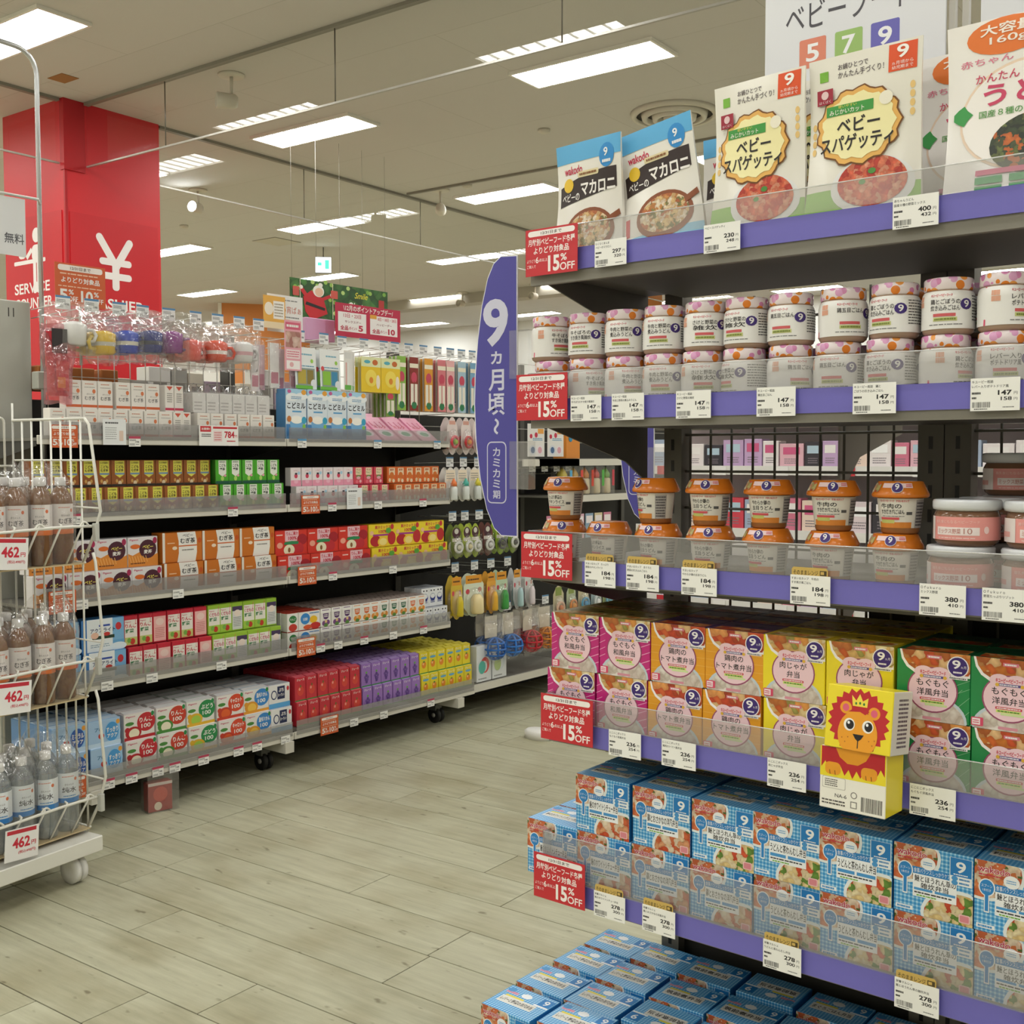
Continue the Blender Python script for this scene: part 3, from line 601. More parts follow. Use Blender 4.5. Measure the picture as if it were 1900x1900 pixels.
# ---- coloured bento cartons with pink disc
KW, KD, KH = .1165, .1, .113
def kew(title, base, food_, side, plaid=False):
    g = G(); g.box(-KW / 2, KW / 2, -KD / 2, KD / 2, 0, KH, M(base, .3), {'top': M(side, .35)}, bev=.0012); body = g.mesh('bento_carton')
    p = P(front(KD / 2, KW, KH)); W = '#f6f2f2'
    if plaid:
        for k in range(5): p.line(.0 + .2 * k, .0, min(1, .2 * k + .5), .5 if k < 3 else 1 - .2 * k, .006, '#8fc09a'); p.line(.55, .3 + .12 * k, 1, .52 + .12 * k if k < 3 else 1, .006, '#8fc09a')
    elif base == '#c8287e':
        for k in range(5): p.line(.75, .1 + .14 * k, 1, .2 + .14 * k, .012, '#f0a8cc'); p.line(0, .3 + .12 * k, .12, .36 + .12 * k, .01, '#f0a8cc')
    elif base == '#e8a026':
        for k in range(7): p.rect(0, .1 + .13 * k, 1, .106 + .13 * k, '#f2bc5c')
    p.poly([(.04, 1), (.07, .86), (.14, .75), (.26, .67), (1, .67), (1, 1)], W)
    p.poly([(.07, 1), (.1, .88), (.17, .78), (.3, .7), (.98, .7), (1, .74), (1, 1)], food(food_, 70)).rect(.42, .9, .62, .95, '#d87a8c').bars(.44, .91, .6, .94, 1, W, .7, 2)
    clampell(p, .5, .02, .47, .36, '#c4d0d8'); clampell(p, .5, .0, .44, .34, food(['#eeeae2', '#e4dfd6', '#f4f0ea', '#dcd6ca'], 60))
    p.ell(.5, .45, .345, .33, '#9a4a6c', 32).ell(.5, .452, .325, .31, '#f1cdd6', 32).ell(.38, .7, .13, .09, '#f1cdd6').ell(.6, .7, .14, .09, '#f1cdd6')
    p.text('キユーピーベビーフード', .33, .67, .68, .735, '#cc3048', .03).rrect(.36, .625, .66, .66, .01, '#5a4a8c').bars(.38, .632, .62, .652, 1, W, .7, 3).ell(.35, .64, .025, .025, '#e2b23c').ell(.67, .64, .025, .025, '#e2b23c')
    ws = [.42, .52, .5]
    p.tfit(title[0], .5, .5, .105, '#231f20', .01, .6).tfit(title[1], .5, .365, .105, '#231f20', .01, .6)
    p.rrect(.33, .3, .67, .335, .01, '#cf4a52').bars(.35, .307, .65, .328, 1, W, .6, 4).rect(.34, .255, .66, .295, '#d8e27a').bars(.36, .262, .64, .288, 1, '#5c8a3c', .7, 5).rect(.4, .22, .7, .25, '#cfe0a0')
    p.ell(.84, .82, .145, .15, W).ell(.84, .82, .13, .135, '#3c2374').text('9', .765, .79, .875, .915, W, .02).text('ヵ月', .88, .8, .95, .84, W, 0).bars(.78, .72, .9, .76, 1, W, .6, 6).rect(.72, .64, .97, .675, W).bars(.73, .645, .95, .67, 1, '#444444', .6, 7)
    p.rrect(.02, .03, .18, .15, .015, '#d8486a').rect(.035, .045, .14, .135, '#fbe8ec').bars(.045, .06, .13, .12, 2, '#d8486a', .5, 8).rrect(.37, .02, .62, .06, .01, '#d890a0')
    q = P(topf(KH, KW, KD)); q.rect(.1, .04, .95, .4, food(food_, 70)); q.ell(.3, .62, .06, .05, '#2a1c18').ell(.7, .62, .06, .05, '#2a1c18')
    return body, p.mesh('front_print'), q.mesh('top_print')
F1 = ['#e8c27a', '#d8682c', '#f0dca0', '#c87838', '#e8a04c', '#f2e4b8', '#a8a454', '#e6cf94']; F2 = ['#d8502a', '#e8703a', '#c84a28', '#f0a860', '#e8c28a', '#d86030', '#b84824', '#e89858']; F3 = ['#d8802c', '#e0702c', '#f0c890', '#b86428', '#e8a050', '#d8582a', '#c88a4c']
KT = {'mag': (kew(['もぐもぐ', '和風弁当'], '#c8287e', F1, '#8c7a34'), 'magenta japanese style', '#c8287e'), 'ora': (kew(['鶏肉の', 'トマト煮弁当'], '#e8a026', F2, '#4a2a58'), 'orange chicken tomato', 0),
      'yel': (kew(['肉じゃが', '弁当'], '#f2dc2c', F1, '#c8a81c'), 'yellow meat and potato', 0), 'gre': (kew(['もぐもぐ', '洋風弁当'], '#1f8a4a', F3, '#1c5a34', True), 'green western style', 0)}
def kput(k, x, y, z, where, rz=0, fr=True):
    (b_, f_, t_), nm, _ = KT[k]
    o = put(b_, 'bento_carton', None, (x, y + KD / 2, z), R(rz), nm + ' bento carton ' + where, 'food carton', 'bento cartons ' + where)
    if fr: put(f_, 'front_print', o)
    put(t_, 'top_print', o)
z0 = SHELF[3] + .0305
up = [(-1.302, 'mag'), (-1.184, 'mag'), (-1.066, 'ora'), (-.949, 'ora'), (-.834, 'yel'), (-.716, 'yel'), (-.594, 'gre'), (-.477, 'gre'), (-.355, 'mag')]
lo = [(-1.312, 'mag'), (-1.191, 'mag'), (-1.072, 'ora'), (-.954, 'ora'), (-.832, 'yel'), (-.714, 'yel'), (-.592, 'gre'), (-.474, 'gre'), (-.352, 'mag')]
for lst, dz, wh in ((lo, 0, 'on the lower layer of the bento shelf'), (up, KH + .0005, 'stacked on the upper layer of the bento shelf')):
    for x, k in lst:
        for r in range(3):
            if dz == 0 and r: continue
            if k == 'gre' and r == 2: continue
            if x == -1.184: ra = -.5
            else: ra = rnd.uniform(-.5, .5)
            yy = 1.835 + r * .104 + 0
            kput(k, x, yy, z0 + dz, wh if r == 0 else 'in ' + ['', 'the second', 'the third'][r] + ' row of the upper layer', ra if r else ra * .5, r == 0)
# lion cartons propped against the rail
g = G(); YL = M('#f0dc30', .3); LW = .11
def lion_pair():
    g = G(); g.box(-LW / 2, LW / 2, 0, .075, 0, .1, YL, {'right': M('#e6e2d6', .4)}, bev=.0012)
    t = g.build('lion_carton', loc=(-.675, 1.722, .963), rot=(R(-8), 0, R(-3)), label='yellow carton printed with a crowned red maned lion face', cat='food carton')
    p = P(front(0, LW, .1)); MN = '#c0202a'; OR = '#eea024'
    pts = []
    for k in range(44):
        a = 2 * math.pi * k / 44; rr_ = 1.0 if k % 2 else .87
        pts.append((min(.97, max(.03, .5 + .47 * rr_ * math.cos(a))), min(.985, max(0, .47 + .52 * rr_ * math.sin(a)))))
    p.poly(pts, MN).ell(.3, .66, .09, .1, OR).ell(.3, .66, .05, .06, '#e0607c').ell(.73, .62, .09, .1, OR).ell(.73, .62, .05, .06, '#e0607c')
    p.poly([(max(.02, .5 + .3 * math.cos(a)), max(0, .26 + .38 * math.sin(a))) for a in [2 * math.pi * i / 30 for i in range(30)]], OR)
    p.poly([(.34, .6), (.48, .7), (.66, .64), (.6, .58), (.52, .62)], MN)
    p.poly([(.4, .7), (.38, .87), (.45, .79), (.5, .9), (.55, .79), (.63, .85), (.62, .7)], '#f4dc4a').ell(.45, .745, .015, .022, '#2c7a3c').ell(.51, .755, .015, .022, '#2c7a3c').ell(.57, .745, .015, .022, '#2c7a3c')
    for ex in (.37, .65): p.ell(ex, .4, .085, .1, '#f8f4ec').ell(ex + .01, .4, .06, .075, '#1c1618').ell(ex - .01, .43, .02, .025, '#ffffff', 10)
    p.poly([(.43, .26), (.6, .26), (.56, .19), (.515, .15), (.47, .19)], '#1c1618').rect(.508, .04, .522, .16, '#1c1618')
    for a, b_ in ((.27, .18), (.32, .12), (.36, .2), (.68, .18), (.73, .12), (.76, .2)): p.ell(a, b_, .01, .012, '#b86a1c', 6)
    p.build('lion_print', t)
    q = P(sidef(LW / 2, .0, .11)); q = P(lambda u, v, l: (LW / 2 + l, u * .075, v * .1)); q.bars(.3, .1, .8, .9, 12, '#5a4a58', .5, 12); q.build('side_print', t)
    g = G(); g.box(-LW / 2, LW / 2, 0, .07, 0, .1, M('#f4f1e6', .35), {'right': YL}, bev=.0012)
    t = g.build('lion_carton', loc=(-.683, 1.726, .861), rot=(R(-2), 0, R(-2)), label='white and yellow carton printed with lion paws above a barcode', cat='food carton')
    p = P(front(0, LW, .1)); p.rect(.0, .52, 1, 1, YL)
    pts = [(.02, 1), (.98, 1)] + [(.98 - .96 * i / 16, (.66 if i % 2 else .54) + .12 * abs(i - 8) / 8) for i in range(17)]
    p.poly(pts, MN); p.poly([(.24, 1), (.3, .86), (.42, .77), (.58, .77), (.7, .86), (.77, 1)], OR)
    for a in (.2, .75): p.rrect(a - .12, .56, a + .12, .76, .07, OR); p.line(a - .04, .56, a - .05, .63, .012, '#8a5210').line(a + .04, .56, a + .03, .63, .012, '#8a5210')
    p.rrect(.04, .33, .4, .52, .02, '#c8c4ba').rrect(.05, .34, .39, .51, .02, '#f4f1e6').bars(.08, .36, .28, .49, 4, '#6a6660', .5, 3).text('NA-6', .24, .2, .42, .26, '#444444', .01).bars(.04, .06, .4, .16, 2, '#5a5650', .5, 5).ell(.53, .28, .05, .055, '#8a867e').ell(.53, .28, .035, .04, '#f4f1e6').rect(.48, .07, .58, .18, '#8a867e').rect(.495, .085, .565, .165, '#f4f1e6')
    p.code(.64, .05, .96, .28, '#1c1a1a', 22, 6); p.build('carton_print', t)
lion_pair()

# ---- glass jars
def dots():
    m, nt, b, ln = nodes('dotted_lid'); tc = nt.nodes.new('ShaderNodeTexCoord'); v = nt.nodes.new('ShaderNodeTexVoronoi'); v.inputs['Scale'].default_value = 68; ln(tc.outputs['Object'], v.inputs['Vector'])
    sp = nt.nodes.new('ShaderNodeSeparateColor'); ln(v.outputs['Color'], sp.inputs[0]); r = ramp(nt, [(0, '#d88ab8'), (.3, '#e8842a'), (.55, '#e0a4cc'), (.8, '#f0a050')], 'CONSTANT'); ln(sp.outputs[0], r.inputs[0])
    lt = nt.nodes.new('ShaderNodeMath'); lt.operation = 'LESS_THAN'; lt.inputs[1].default_value = .5; ln(v.outputs['Distance'], lt.inputs[0])
    mx = nt.nodes.new('ShaderNodeMixRGB'); mx.inputs[1].default_value = lin('#f2e4e6'); ln(lt.outputs[0], mx.inputs[0]); ln(r.outputs[0], mx.inputs[2]); ln(mx.outputs[0], b.inputs['Base Color']); b.inputs['Roughness'].default_value = .2; return m
DOT = dots()
JR, JH = .0405, .09
def jar_profile_r(z):  # body radius at height
    return JR if z < .056 else (JR - (z - .056) * .19 if z < .064 else .039 - (z - .064) * .5)
def jar(titles, pink=False):
    g = G(); g.lathe([(.034, 0), (.039, .004), (JR, .012), (JR, .056), (.039, .064), (.035, .072)], M('#b79a84', .15), 26); body = g.mesh('food_jar')
    l = G(); l.lathe([(.0365, .07), (.038, .072), (.038, .087), (.0365, .0895), (.033, .09)], DOT, 26); lid = l.mesh('lid')
    def cyl(u, v, l_):
        a = -math.pi / 2 + (u - .5) * 5.6; z = .008 + v * .06; r = jar_profile_r(z) + .0007 + l_; return (r * math.cos(a), r * math.sin(a), z)
    p = P(cyl, .0004, .015); W = '#eceae6'
    p.g.grid(lambda u, v: cyl(u, v, 0), 30, 15, M(W, .35))
    p.text('キユーピーベビーフード', .4, .84, .55, .92, '#cc3048', .03).ell(.645, .64, .045, .15, '#3c2374', 16).text('9', .626, .55, .664, .74, W, .02)
    p.text(titles[0], .4, .64, .6, .78, '#2c2628', .01)
    if titles[1]: p.text(titles[1], .4, .47, .6, .62, '#2c2628', .01)
    p.rect(.42, .32, .57, .4, '#cf5a5c').rect(.42, .2, .58, .3, '#c9cc84').bars(.43, .21, .57, .29, 1, '#7c8a3c', .6, 4).bars(.39, .08, .62, .14, 1, '#777777', .4, 5)
    p.bars(.7, .2, .9, .9, 9, '#5a5656', .4, 6).rect(.21, 0, .225, 1, '#d8486a').bars(.27, .6, .33, .9, 2, '#e8a88a', .9, 9)
    return body, lid, p.mesh('label_print')
JT = [jar(t) for t in (['牛そぼろの', 'すき焼き風雑炊'], ['牛肉と野菜の', '煮込みうどん'], ['さけと野菜の', '雑炊'], ['鶏五目ごはん', ''], ['鶏とごぼうの', '炊き込みごはん'], ['レバー入り', 'ポテトドリア風'])]
JN = ['beef soboro porridge', 'beef noodle', 'salmon porridge', 'chicken rice', 'chicken burdock rice', 'liver potato']
ju = [(-1.388, 0, 70), (-1.295, 0, 8), (-1.207, 1, 18), (-1.12, 1, 14), (-1.031, 2, 26), (-.948, 2, -8), (-.862, 3, 0), (-.767, 3, 40), (-.678, 4, -14), (-.591, 4, 10), (-.504, 5, 60), (-.41, 5, 0)]
jl = [(-1.382, 0, 40), (-1.295, 0, 60), (-1.207, 1, 55), (-1.12, 1, 20), (-1.036, 2, 30), (-.952, 2, -30), (-.862, 3, 50), (-.775, 3, 8), (-.685, 4, -10), (-.594, 4, 70), (-.505, 5, 20), (-.41, 5, 0)]
for lst, dz, wh in ((jl, 0, 'in the lower layer'), (ju, JH + .0003, 'standing on another')):
    for x, k, a in lst:
        for r in range(2):
            if r and dz: 
                if k in (0, 3): continue
            o = put(JT[k][0], 'food_jar', None, (x + (.01 if r else 0), 1.872 + r * .09, SHELF[1] + .0305 + dz), R(a), 'glass jar of ' + JN[k] + ' with dotted lid ' + (wh if not r else 'in the second row'), 'food jar', 'dotted lid jars ' + (wh if not r else 'in the second row'))
            put(JT[k][1], 'lid', o); put(JT[k][2], 'label_print', o)
# ---- plastic cups with orange film lids
def cup(titles):
    g = G(); g.lathe([(.029, 0), (.031, .003), (.037, .062)], M('#a06a3c', .25), 22); body = g.mesh('food_cup')
    l = G(); prof = [(.037, .06), (.045, .0605), (.0465, .0625), (.0465, .066), (.036, .087), (.03, .0876), (.001, .088)]
    l.lathe(prof, M('#dd7c24', .22), 26, caps=False); lid = l.mesh('film_lid')
    def con(u, v, l_):
        a = -math.pi / 2 + (u - .5) * 4.6; z = .01 + v * .049; r = .0307 + z * .106 + l_ + .0006; return (r * math.cos(a), r * math.sin(a), z)
    p = P(con, .0003, .015); W = '#e8e4da'; p.g.grid(lambda u, v: con(u, v, 0), 24, 2, M(W, .4))
    p.text('キユーピーベビーフード', .34, .88, .5, .96, '#cc3048', .03).text('すまいるカップ', .52, .88, .64, .96, '#d84858', .03).text(titles[0], .35, .66, .57, .83, '#231f20', .014).text(titles[1], .35, .47, .6, .63, '#231f20', .014).bars(.36, .38, .62, .42, 1, '#666666', .5, 2)
    p.rect(.3, 0, .68, .2, '#e08a34').rect(.34, .16, .5, .3, '#c9cc74').rect(.34, .28, .55, .36, '#d8545c').rect(.72, .0, .86, .95, '#b4b0ac').bars(.73, .05, .85, .9, 8, '#555055', .5, 5).rect(.62, .45, .68, .55, '#555555')
    def lidf(u, v, l_):
        a = -math.pi / 2 + (u - .5) * 3.0; t = v; r = .0466 - .0105 * t + l_ * 3; z = .0661 + .021 * t + l_ * 2; return (r * math.cos(a), r * math.sin(a), z)
    q = P(lidf, .00018, .02); q.g.grid(lambda u, v: lidf(.1 + .2 * u, .15 + .7 * v, .0002), 5, 2, food(['#e86a4a', '#f0b890', '#e8e4c8', '#c8c080', '#d85a3c'], 90))
    q.rect(.34, .5, .75, .86, '#f2d4d4').ell(.55, .5, .075, .42, '#f4f0f0').ell(.55, .5, .068, .38, '#3c2374').text('9', .52, .3, .575, .78, '#f4f0f0', .02).bars(.66, .55, .74, .8, 2, '#d84858', .5, 4)
    return body, lid, p.mesh('label_print'), q.mesh('lid_print')
CT = [cup(t) for t in (['たっぷり野菜の', 'チキンライス'], ['やわらか鶏の', '五目うどん'], ['牛肉の', 'すき焼き風ごはん'])]; CN = ['chicken rice', 'chicken noodle', 'beef sukiyaki rice']
CPH = .0882
cu_ = [(-1.366, 0, 5), (-1.149, 1, -30), (-1.031, 1, 8), (-.91, 1, 10), (-.788, 2, 12), (-.671, 2, 4)]
cl_ = [(-1.369, 0, 20), (-1.258, 0, -8), (-1.143, 1, -4), (-1.029, 1, 14), (-.912, 1, -6), (-.79, 2, -2), (-.678, 2, 0)]
for lst, dz, wh in ((cl_, 0, 'in the lower layer'), (cu_, CPH, 'standing on another')):
    for x, k, a in lst:
        o = put(CT[k][0], 'food_cup', None, (x, 1.892, SHELF[2] + .0305 + dz), R(a), 'clear cup of ' + CN[k] + ' with orange film lid ' + wh, 'food cup', 'orange lidded cups ' + wh)
        put(CT[k][1], 'film_lid', o); put(CT[k][2], 'label_print', o); put(CT[k][3], 'lid_print', o)
# ---- squat jars with pink labels
def pjar():
    g = G(); g.lathe([(.042, 0), (.048, .006), (.05, .014), (.05, .048), (.047, .055), (.043, .058)], M('#7c5a44', .12), 26); body = g.mesh('squat_jar')
    l = G(); l.lathe([(.045, .056), (.0515, .058), (.0525, .062), (.0525, .07), (.051, .073), (.047, .074)], M('#d6d8da', .25), 30); lid = l.mesh('lid')
    def cyl(u, v, l_):
        a = -math.pi / 2 + (u - .5) * 5.6; r = .0505 + l_; return (r * math.cos(a), r * math.sin(a), .01 + v * .037)
    p = P(cyl, .0003, .015); p.g.grid(lambda u, v: cyl(u, v, 0), 30, 1, M('#e89a94', .45)); p.rect(.1, 0, .34, 1, '#e6ddda', 8).text('離乳食にもなるベビーフード', .36, .72, .62, .86, '#f6d0cc', 0)
    p.rect(.37, .22, .62, .56, '#f2e4e2', 8).text('ミックス野菜', .38, .28, .52, .5, '#c88880', .01).text('10', .535, .28, .58, .52, '#b88078', 0).ell(.66, .45, .016, .16, '#f2d4d0', 12).bars(.38, .06, .6, .14, 1, '#f2d0cc', .5, 3).rect(.15, .22, .3, .44, '#e0a8a2', 4)
    return body, lid, p.mesh('label_print')
PJ = pjar()
for x, y, dz, a, wh in ((-.566, 1.875, 0, 8, 'on the shelf behind the riser'), (-.557, 1.875, .0745, 0, 'standing on another beside the orange cups'), (-.45, 1.875, 0, 20, 'on the shelf at the end of the row'), (-.447, 1.875, .0745, 22, 'stacked at the end of the row'), (-.55, 1.985, 0, 0, 'in the second row'), (-.55, 1.985, .0745, 10, 'in the second row'), (-.545, 2.1, 0, 30, 'in the rearmost row'), (-.545, 2.1, .0745, 30, 'in the rearmost row'), (-.545, 2.1, .149, 25, 'on top of the rearmost stack')):
    o = put(PJ[0], 'squat_jar', None, (x, y, SHELF[2] + .0305 + dz), R(a), 'squat pink labelled vegetable jar ' + wh, 'food jar', 'pink labelled jars'); put(PJ[1], 'lid', o); put(PJ[2], 'label_print', o)
# ---- standing pouches on the top shelf
def pouch(w_, h_, base, dress, label, loc, rz, tilt=0, mat=None, back='#cfcac0'):
    th = .034
    def sf(s_):
        def f(u, v, l_=0):
            t = th * (1 - v) ** .7 * (1 - abs(2 * u - 1) ** 3 * .8) * .5 + .0015
            x = (u - .5) * w_ * (1 - .03 * math.sin(math.pi * v)); return (x, s_ * (t + l_) + .012 * math.sin(3.1 * v + u), v * h_)
        return f
    g = G(); mm = mat or M(base, .22); fb = sf(1); ff = sf(-1)
    g.grid(lambda u, v: ff(u, v), 10, 12, mm); g.grid(lambda u, v: fb(1 - u, v), 10, 12, M(back, .3))
    g.grid(lambda u, v: tuple(a + (b_ - a) * v for a, b_ in zip(ff(0, 1 - u), fb(0, 1 - u))), 12, 1, mm); g.grid(lambda u, v: tuple(a + (b_ - a) * v for a, b_ in zip(ff(1, u), fb(1, u))), 12, 1, mm)
    t = g.build('food_pouch', None, loc, rz, label=label, cat='food pouch', group=None); t.rotation_euler = (R(tilt), 0, rz)
    p = P(lambda u, v, l: ff(u, v, l), .0006, .08); dress(p); p.build('front_print', t); return t
def gr(p, x0, y0, x1, y1, m, nx=6, ny=4):
    l = p.lift(x0, y0, x1, y1); p.g.grid(lambda u, v: p.fn(x0 + (x1 - x0) * u, y0 + (y1 - y0) * v, l), nx, ny, M(m) if isinstance(m, str) else m)
def gell(p, cx, cy, rx, ry, m, n=28, wav=0, amp=0):
    V = []; rings = 4; l = p.lift(cx - rx, cy - ry, cx + rx, cy + ry)
    for r in range(rings + 1):
        for i in range(n):
            a = 2 * math.pi * i / n; k = r / rings * (1 + amp * math.cos(wav * a)); V.append(p.fn(cx + rx * k * math.cos(a), cy + ry * k * math.sin(a), l))
    F = [(r * n + i, r * n + n + i, r * n + n + (i + 1) % n, r * n + (i + 1) % n) for r in range(rings) for i in range(n)]
    p.g.add(V, F, m, True)
def spag(p):
    gr(p, 0, 0, 1, .2, '#8fbf5c', 10, 3); gell(p, .6, .2, .36, .17, '#e4e4e0'); gell(p, .6, .22, .3, .15, food(['#d8482c', '#e8825a', '#f0a884', '#c83a24', '#e86a44'], 90)); p.ell(.6, .28, .035, .018, '#4a8a34', 8).ell(.52, .22, .03, .016, '#4a8a34', 8)
    gell(p, .46, .56, .385, .23, '#7a4a14', 44, 13, .05); gell(p, .46, .56, .37, .22, '#eab45c', 44, 13, .05); gell(p, .46, .562, .33, .192, '#f8efb4', 44, 13, .05)
    gr(p, .17, .64, .6, .70, '#3f9a40', 6, 1); p.text('使いやすい', .28, .68, .45, .698, '#f2e06a', 0).text('みじかいカット', .2, .645, .52, .675, '#f4f2e4', .01)
    p.text('ベビー', .27, .53, .66, .62, '#1c1614', .02).text('スパゲッティ', .12, .42, .78, .52, '#1c1614', .02)
    gell(p, .71, .69, .06, .04, '#f6f0dc', 14); gr(p, .72, .83, .96, .985, '#e2521c', 3, 3); p.text('9', .79, .9, .89, .975, '#fbf6f0', .02).text('ヵ月頃から', .75, .865, .93, .885, '#fbf6f0', 0).text('幼児期まで', .75, .84, .93, .86, '#fbf6f0', 0)
    p.text('お鍋ひとつで', .27, .91, .54, .945, '#54484a', .01).text('かんたん手づくり！', .27, .86, .68, .9, '#54484a', .01); gr(p, .1, .86, .18, .92, '#7cb83c', 2, 2)
    gr(p, .08, .72, .23, .81, '#a01c34', 2, 2); p.ell(.155, .775, .035, .025, '#e8c8c8', 8).text('はくばく', .1, .728, .21, .745, '#f4e4e4', 0)
    for k in range(4): p.ell(.93, .74 - .05 * k, .022, .022, '#ecc880', 8).ell(.05, .6 - .05 * k, .02, .022, '#ecc880', 8)
def maca(p):
    gr(p, 0, .84, 1, 1, '#5aacdc', 10, 2); gr(p, 0, .0, 1, .1, '#8cc4e0', 10, 2); p.text('wakodo', .13, .74, .42, .81, '#c8284c', .02); gell(p, .8, .84, .11, .1, '#2c8cd0', 16); p.text('9', .76, .83, .82, .9, '#f4f6f8', .02).bars(.74, .77, .87, .81, 1, '#f4f6f8', .6, 2)
    bl = p.lift(.05, .44, .96, .73); p.g.grid(lambda u, v: p.fn(.06 + .88 * u, .47 + .1 * u + v * (.17 + .03 * math.sin(math.pi * u)), bl), 12, 4, M('#2c1c18')); p.text('ベビーの', .1, .51, .38, .58, '#f6f2ec', .015).text('マカロニ', .4, .54, .92, .66, '#f6f2ec', .03)
    gell(p, .2, .65, .08, .06, '#e8c02c', 14); p.rrect(.35, .7, .68, .75, .02, '#e2d4a8').bars(.38, .71, .65, .74, 1, '#8a5a2c', .6, 3)
    gell(p, .55, .23, .36, .2, '#8a4a24'); gell(p, .55, .24, .31, .16, food(['#f0dcb0', '#e8c888', '#d89850', '#f4e8cc', '#c8743c', '#8a8a4c'], 110)); p.line(.82, .3, .98, .36, .05, '#8a4a24'); gr(p, .03, .12, .09, .28, '#c8303c', 2, 2)
def udon(p):
    gr(p, 0, .02, 1, .06, '#e0e4d4', 6, 1); gell(p, .45, 1.0 - .1, .3, .1, '#e8782c', 22); p.text('大容量', .25, .91, .65, .97, '#fbf0e4', .02).text('160g', .32, .85, .6, .9, '#fbf0e4', .01); gell(p, .62, .46, .52, .3, '#f0d8c0', 36); gell(p, .62, .46, .5, .285, '#f7f2ec', 36)
    p.text('かんたん・らくらく', .22, .66, .95, .71, '#cc3a5a', .01).text('うどん', .28, .53, .98, .65, '#d04468', .03).text('国産８種の野菜ミックス', .25, .47, .98, .51, '#5a9a4a', .01); gell(p, .7, .3, .36, .17, food(['#2c3c28', '#3a4a2c', '#4c5a34', '#d8742c', '#2a3424', '#6a7a3c'], 90)); gell(p, .12, .5, .07, .05, '#3c9a4c', 9, 4, .2)
    gr(p, .25, .1, .45, .14, '#4aa468', 3, 1); gr(p, .5, .1, .7, .14, '#4aa468', 3, 1); gr(p, .25, .05, .45, .09, '#4aa468', 3, 1); gr(p, .5, .05, .7, .09, '#4aa468', 3, 1); gr(p, .25, .15, .8, .18, '#d86a8c', 3, 1); p.text('赤ちゃん', .1, .76, .5, .8, '#e07a94', .01)
ZT = SHELF[0] + .031
pouch(.17, .235, '#ece8de', maca, 'blue topped macaroni pouch standing upright at the shelf end', (-1.305, 1.875, ZT), R(-3), -3)
pouch(.17, .235, '#ece8de', maca, 'blue topped macaroni pouch leaning with its corner raised', (-1.13, 1.885, ZT + .012), R(2), -6).rotation_euler = (R(-6), R(-9), R(4))
pouch(.17, .225, '#ece8de', maca, 'blue topped macaroni pouch half hidden behind spaghetti pouches', (-1.02, 1.97, ZT), R(4), -8)
pouch(.185, .278, '#ece8dc', spag, 'spaghetti pouch with scalloped cream badge next to the macaroni', (-.93, 1.865, ZT), R(-2), -3)
pouch(.185, .278, '#ece8dc', spag, 'spaghetti pouch hidden between the two front spaghetti pouches', (-.83, 1.93, ZT), R(2), -4)
pouch(.198, .285, '#ece8dc', spag, 'spaghetti pouch with scalloped cream badge next to noodle pouches', (-.737, 1.865, ZT), R(1), -3)
pouch(.19, .275, '#f2eee8', udon, 'pink lettered noodle pouch half hidden behind its twin', (-.585, 1.945, ZT), R(0), -3)
pouch(.205, .288, '#f2eee8', udon, 'pink lettered large noodle pouch at the end of the top shelf', (-.5, 1.87, ZT), R(2), -3)
pouch(.205, .288, '#f2eee8', udon, 'pink lettered noodle pouch in the rear row of the top shelf', (-.62, 2.04, ZT), R(2), -3)
# ---- purple age banner clipped to the gondola end
def banner(loc, label, s=1.0, rz=0.0, arm=0.0):
    t = thing('age_banner', label, 'banner', loc, rz)
    pts = [(.118, 0), (.118, .585), (.075, .588), (.055, .575), (.038, .545), (.022, .49), (.01, .42), (.002, .34), (0, .28), (.004, .2), (.016, .12), (.034, .055), (.055, .015), (.075, .0)]
    def sh(q, d): 
        cx, cy = .07, .29; return [(cx + (x - cx) * (1 - d / .06), cy + (y - cy) * (1 - d / .29)) for x, y in q]
    g = G(); g.prism([(x * s, y * s) for x, y in pts], 'y', 0, .003, '#e6e6ea'); g.build('board', t)
    p = P(lambda u, v, l: (u * s, -l * 2, v * s)); p.poly([(x, y) for x, y in sh(pts, .0022)], M('#4b469c', .45)); W = '#cfcfe2'
    p.text('9', .026, .4, .094, .5, W, .03)
    for ch, y0, y1, ww in (('ヵ', .363, .39, .03), ('月', .3065, .352, .042), ('頃', .256, .302, .046)): p.text(ch, .062 - ww / 2, y0, .062 + ww / 2, y1, W, .02)
    y = .249
    p.text('〜', .05, y - .04, .078, y - .005, W, .02) if False else p._put(*(lambda V, F: ([(.062 + (v - .5) * .014, y - u * .034) for u, v in V], [f[::-1] for f in F]))(*glyphs('〜', .03)[:2]), W)
    p.rrect(.036, .069, .089, .2, .012, W).rrect(.0385, .0715, .0865, .1975, .01, M('#4b469c', .45)); y = .187
    for ch in 'カミカミ期':
        p.text(ch, .0525, y - .018, .0725, y, W, .015); y -= .0225
    p.build('lettering', t)
    if arm: g = G(); g.tube([(.11, .006, .25), (arm, .006, .25)], .005, DARK); g.build('support_arm', t)
    for cz in (.1, .33):
        g = G(); g.box(.1 * s, .15 * s, -.004, .02, cz * s, (cz + .1) * s, BLISTER); g.build('clear_clip', t)
banner((-1.578, 1.85, 1.262), 'purple age banner reading 9 months clipped to the near gondola end')
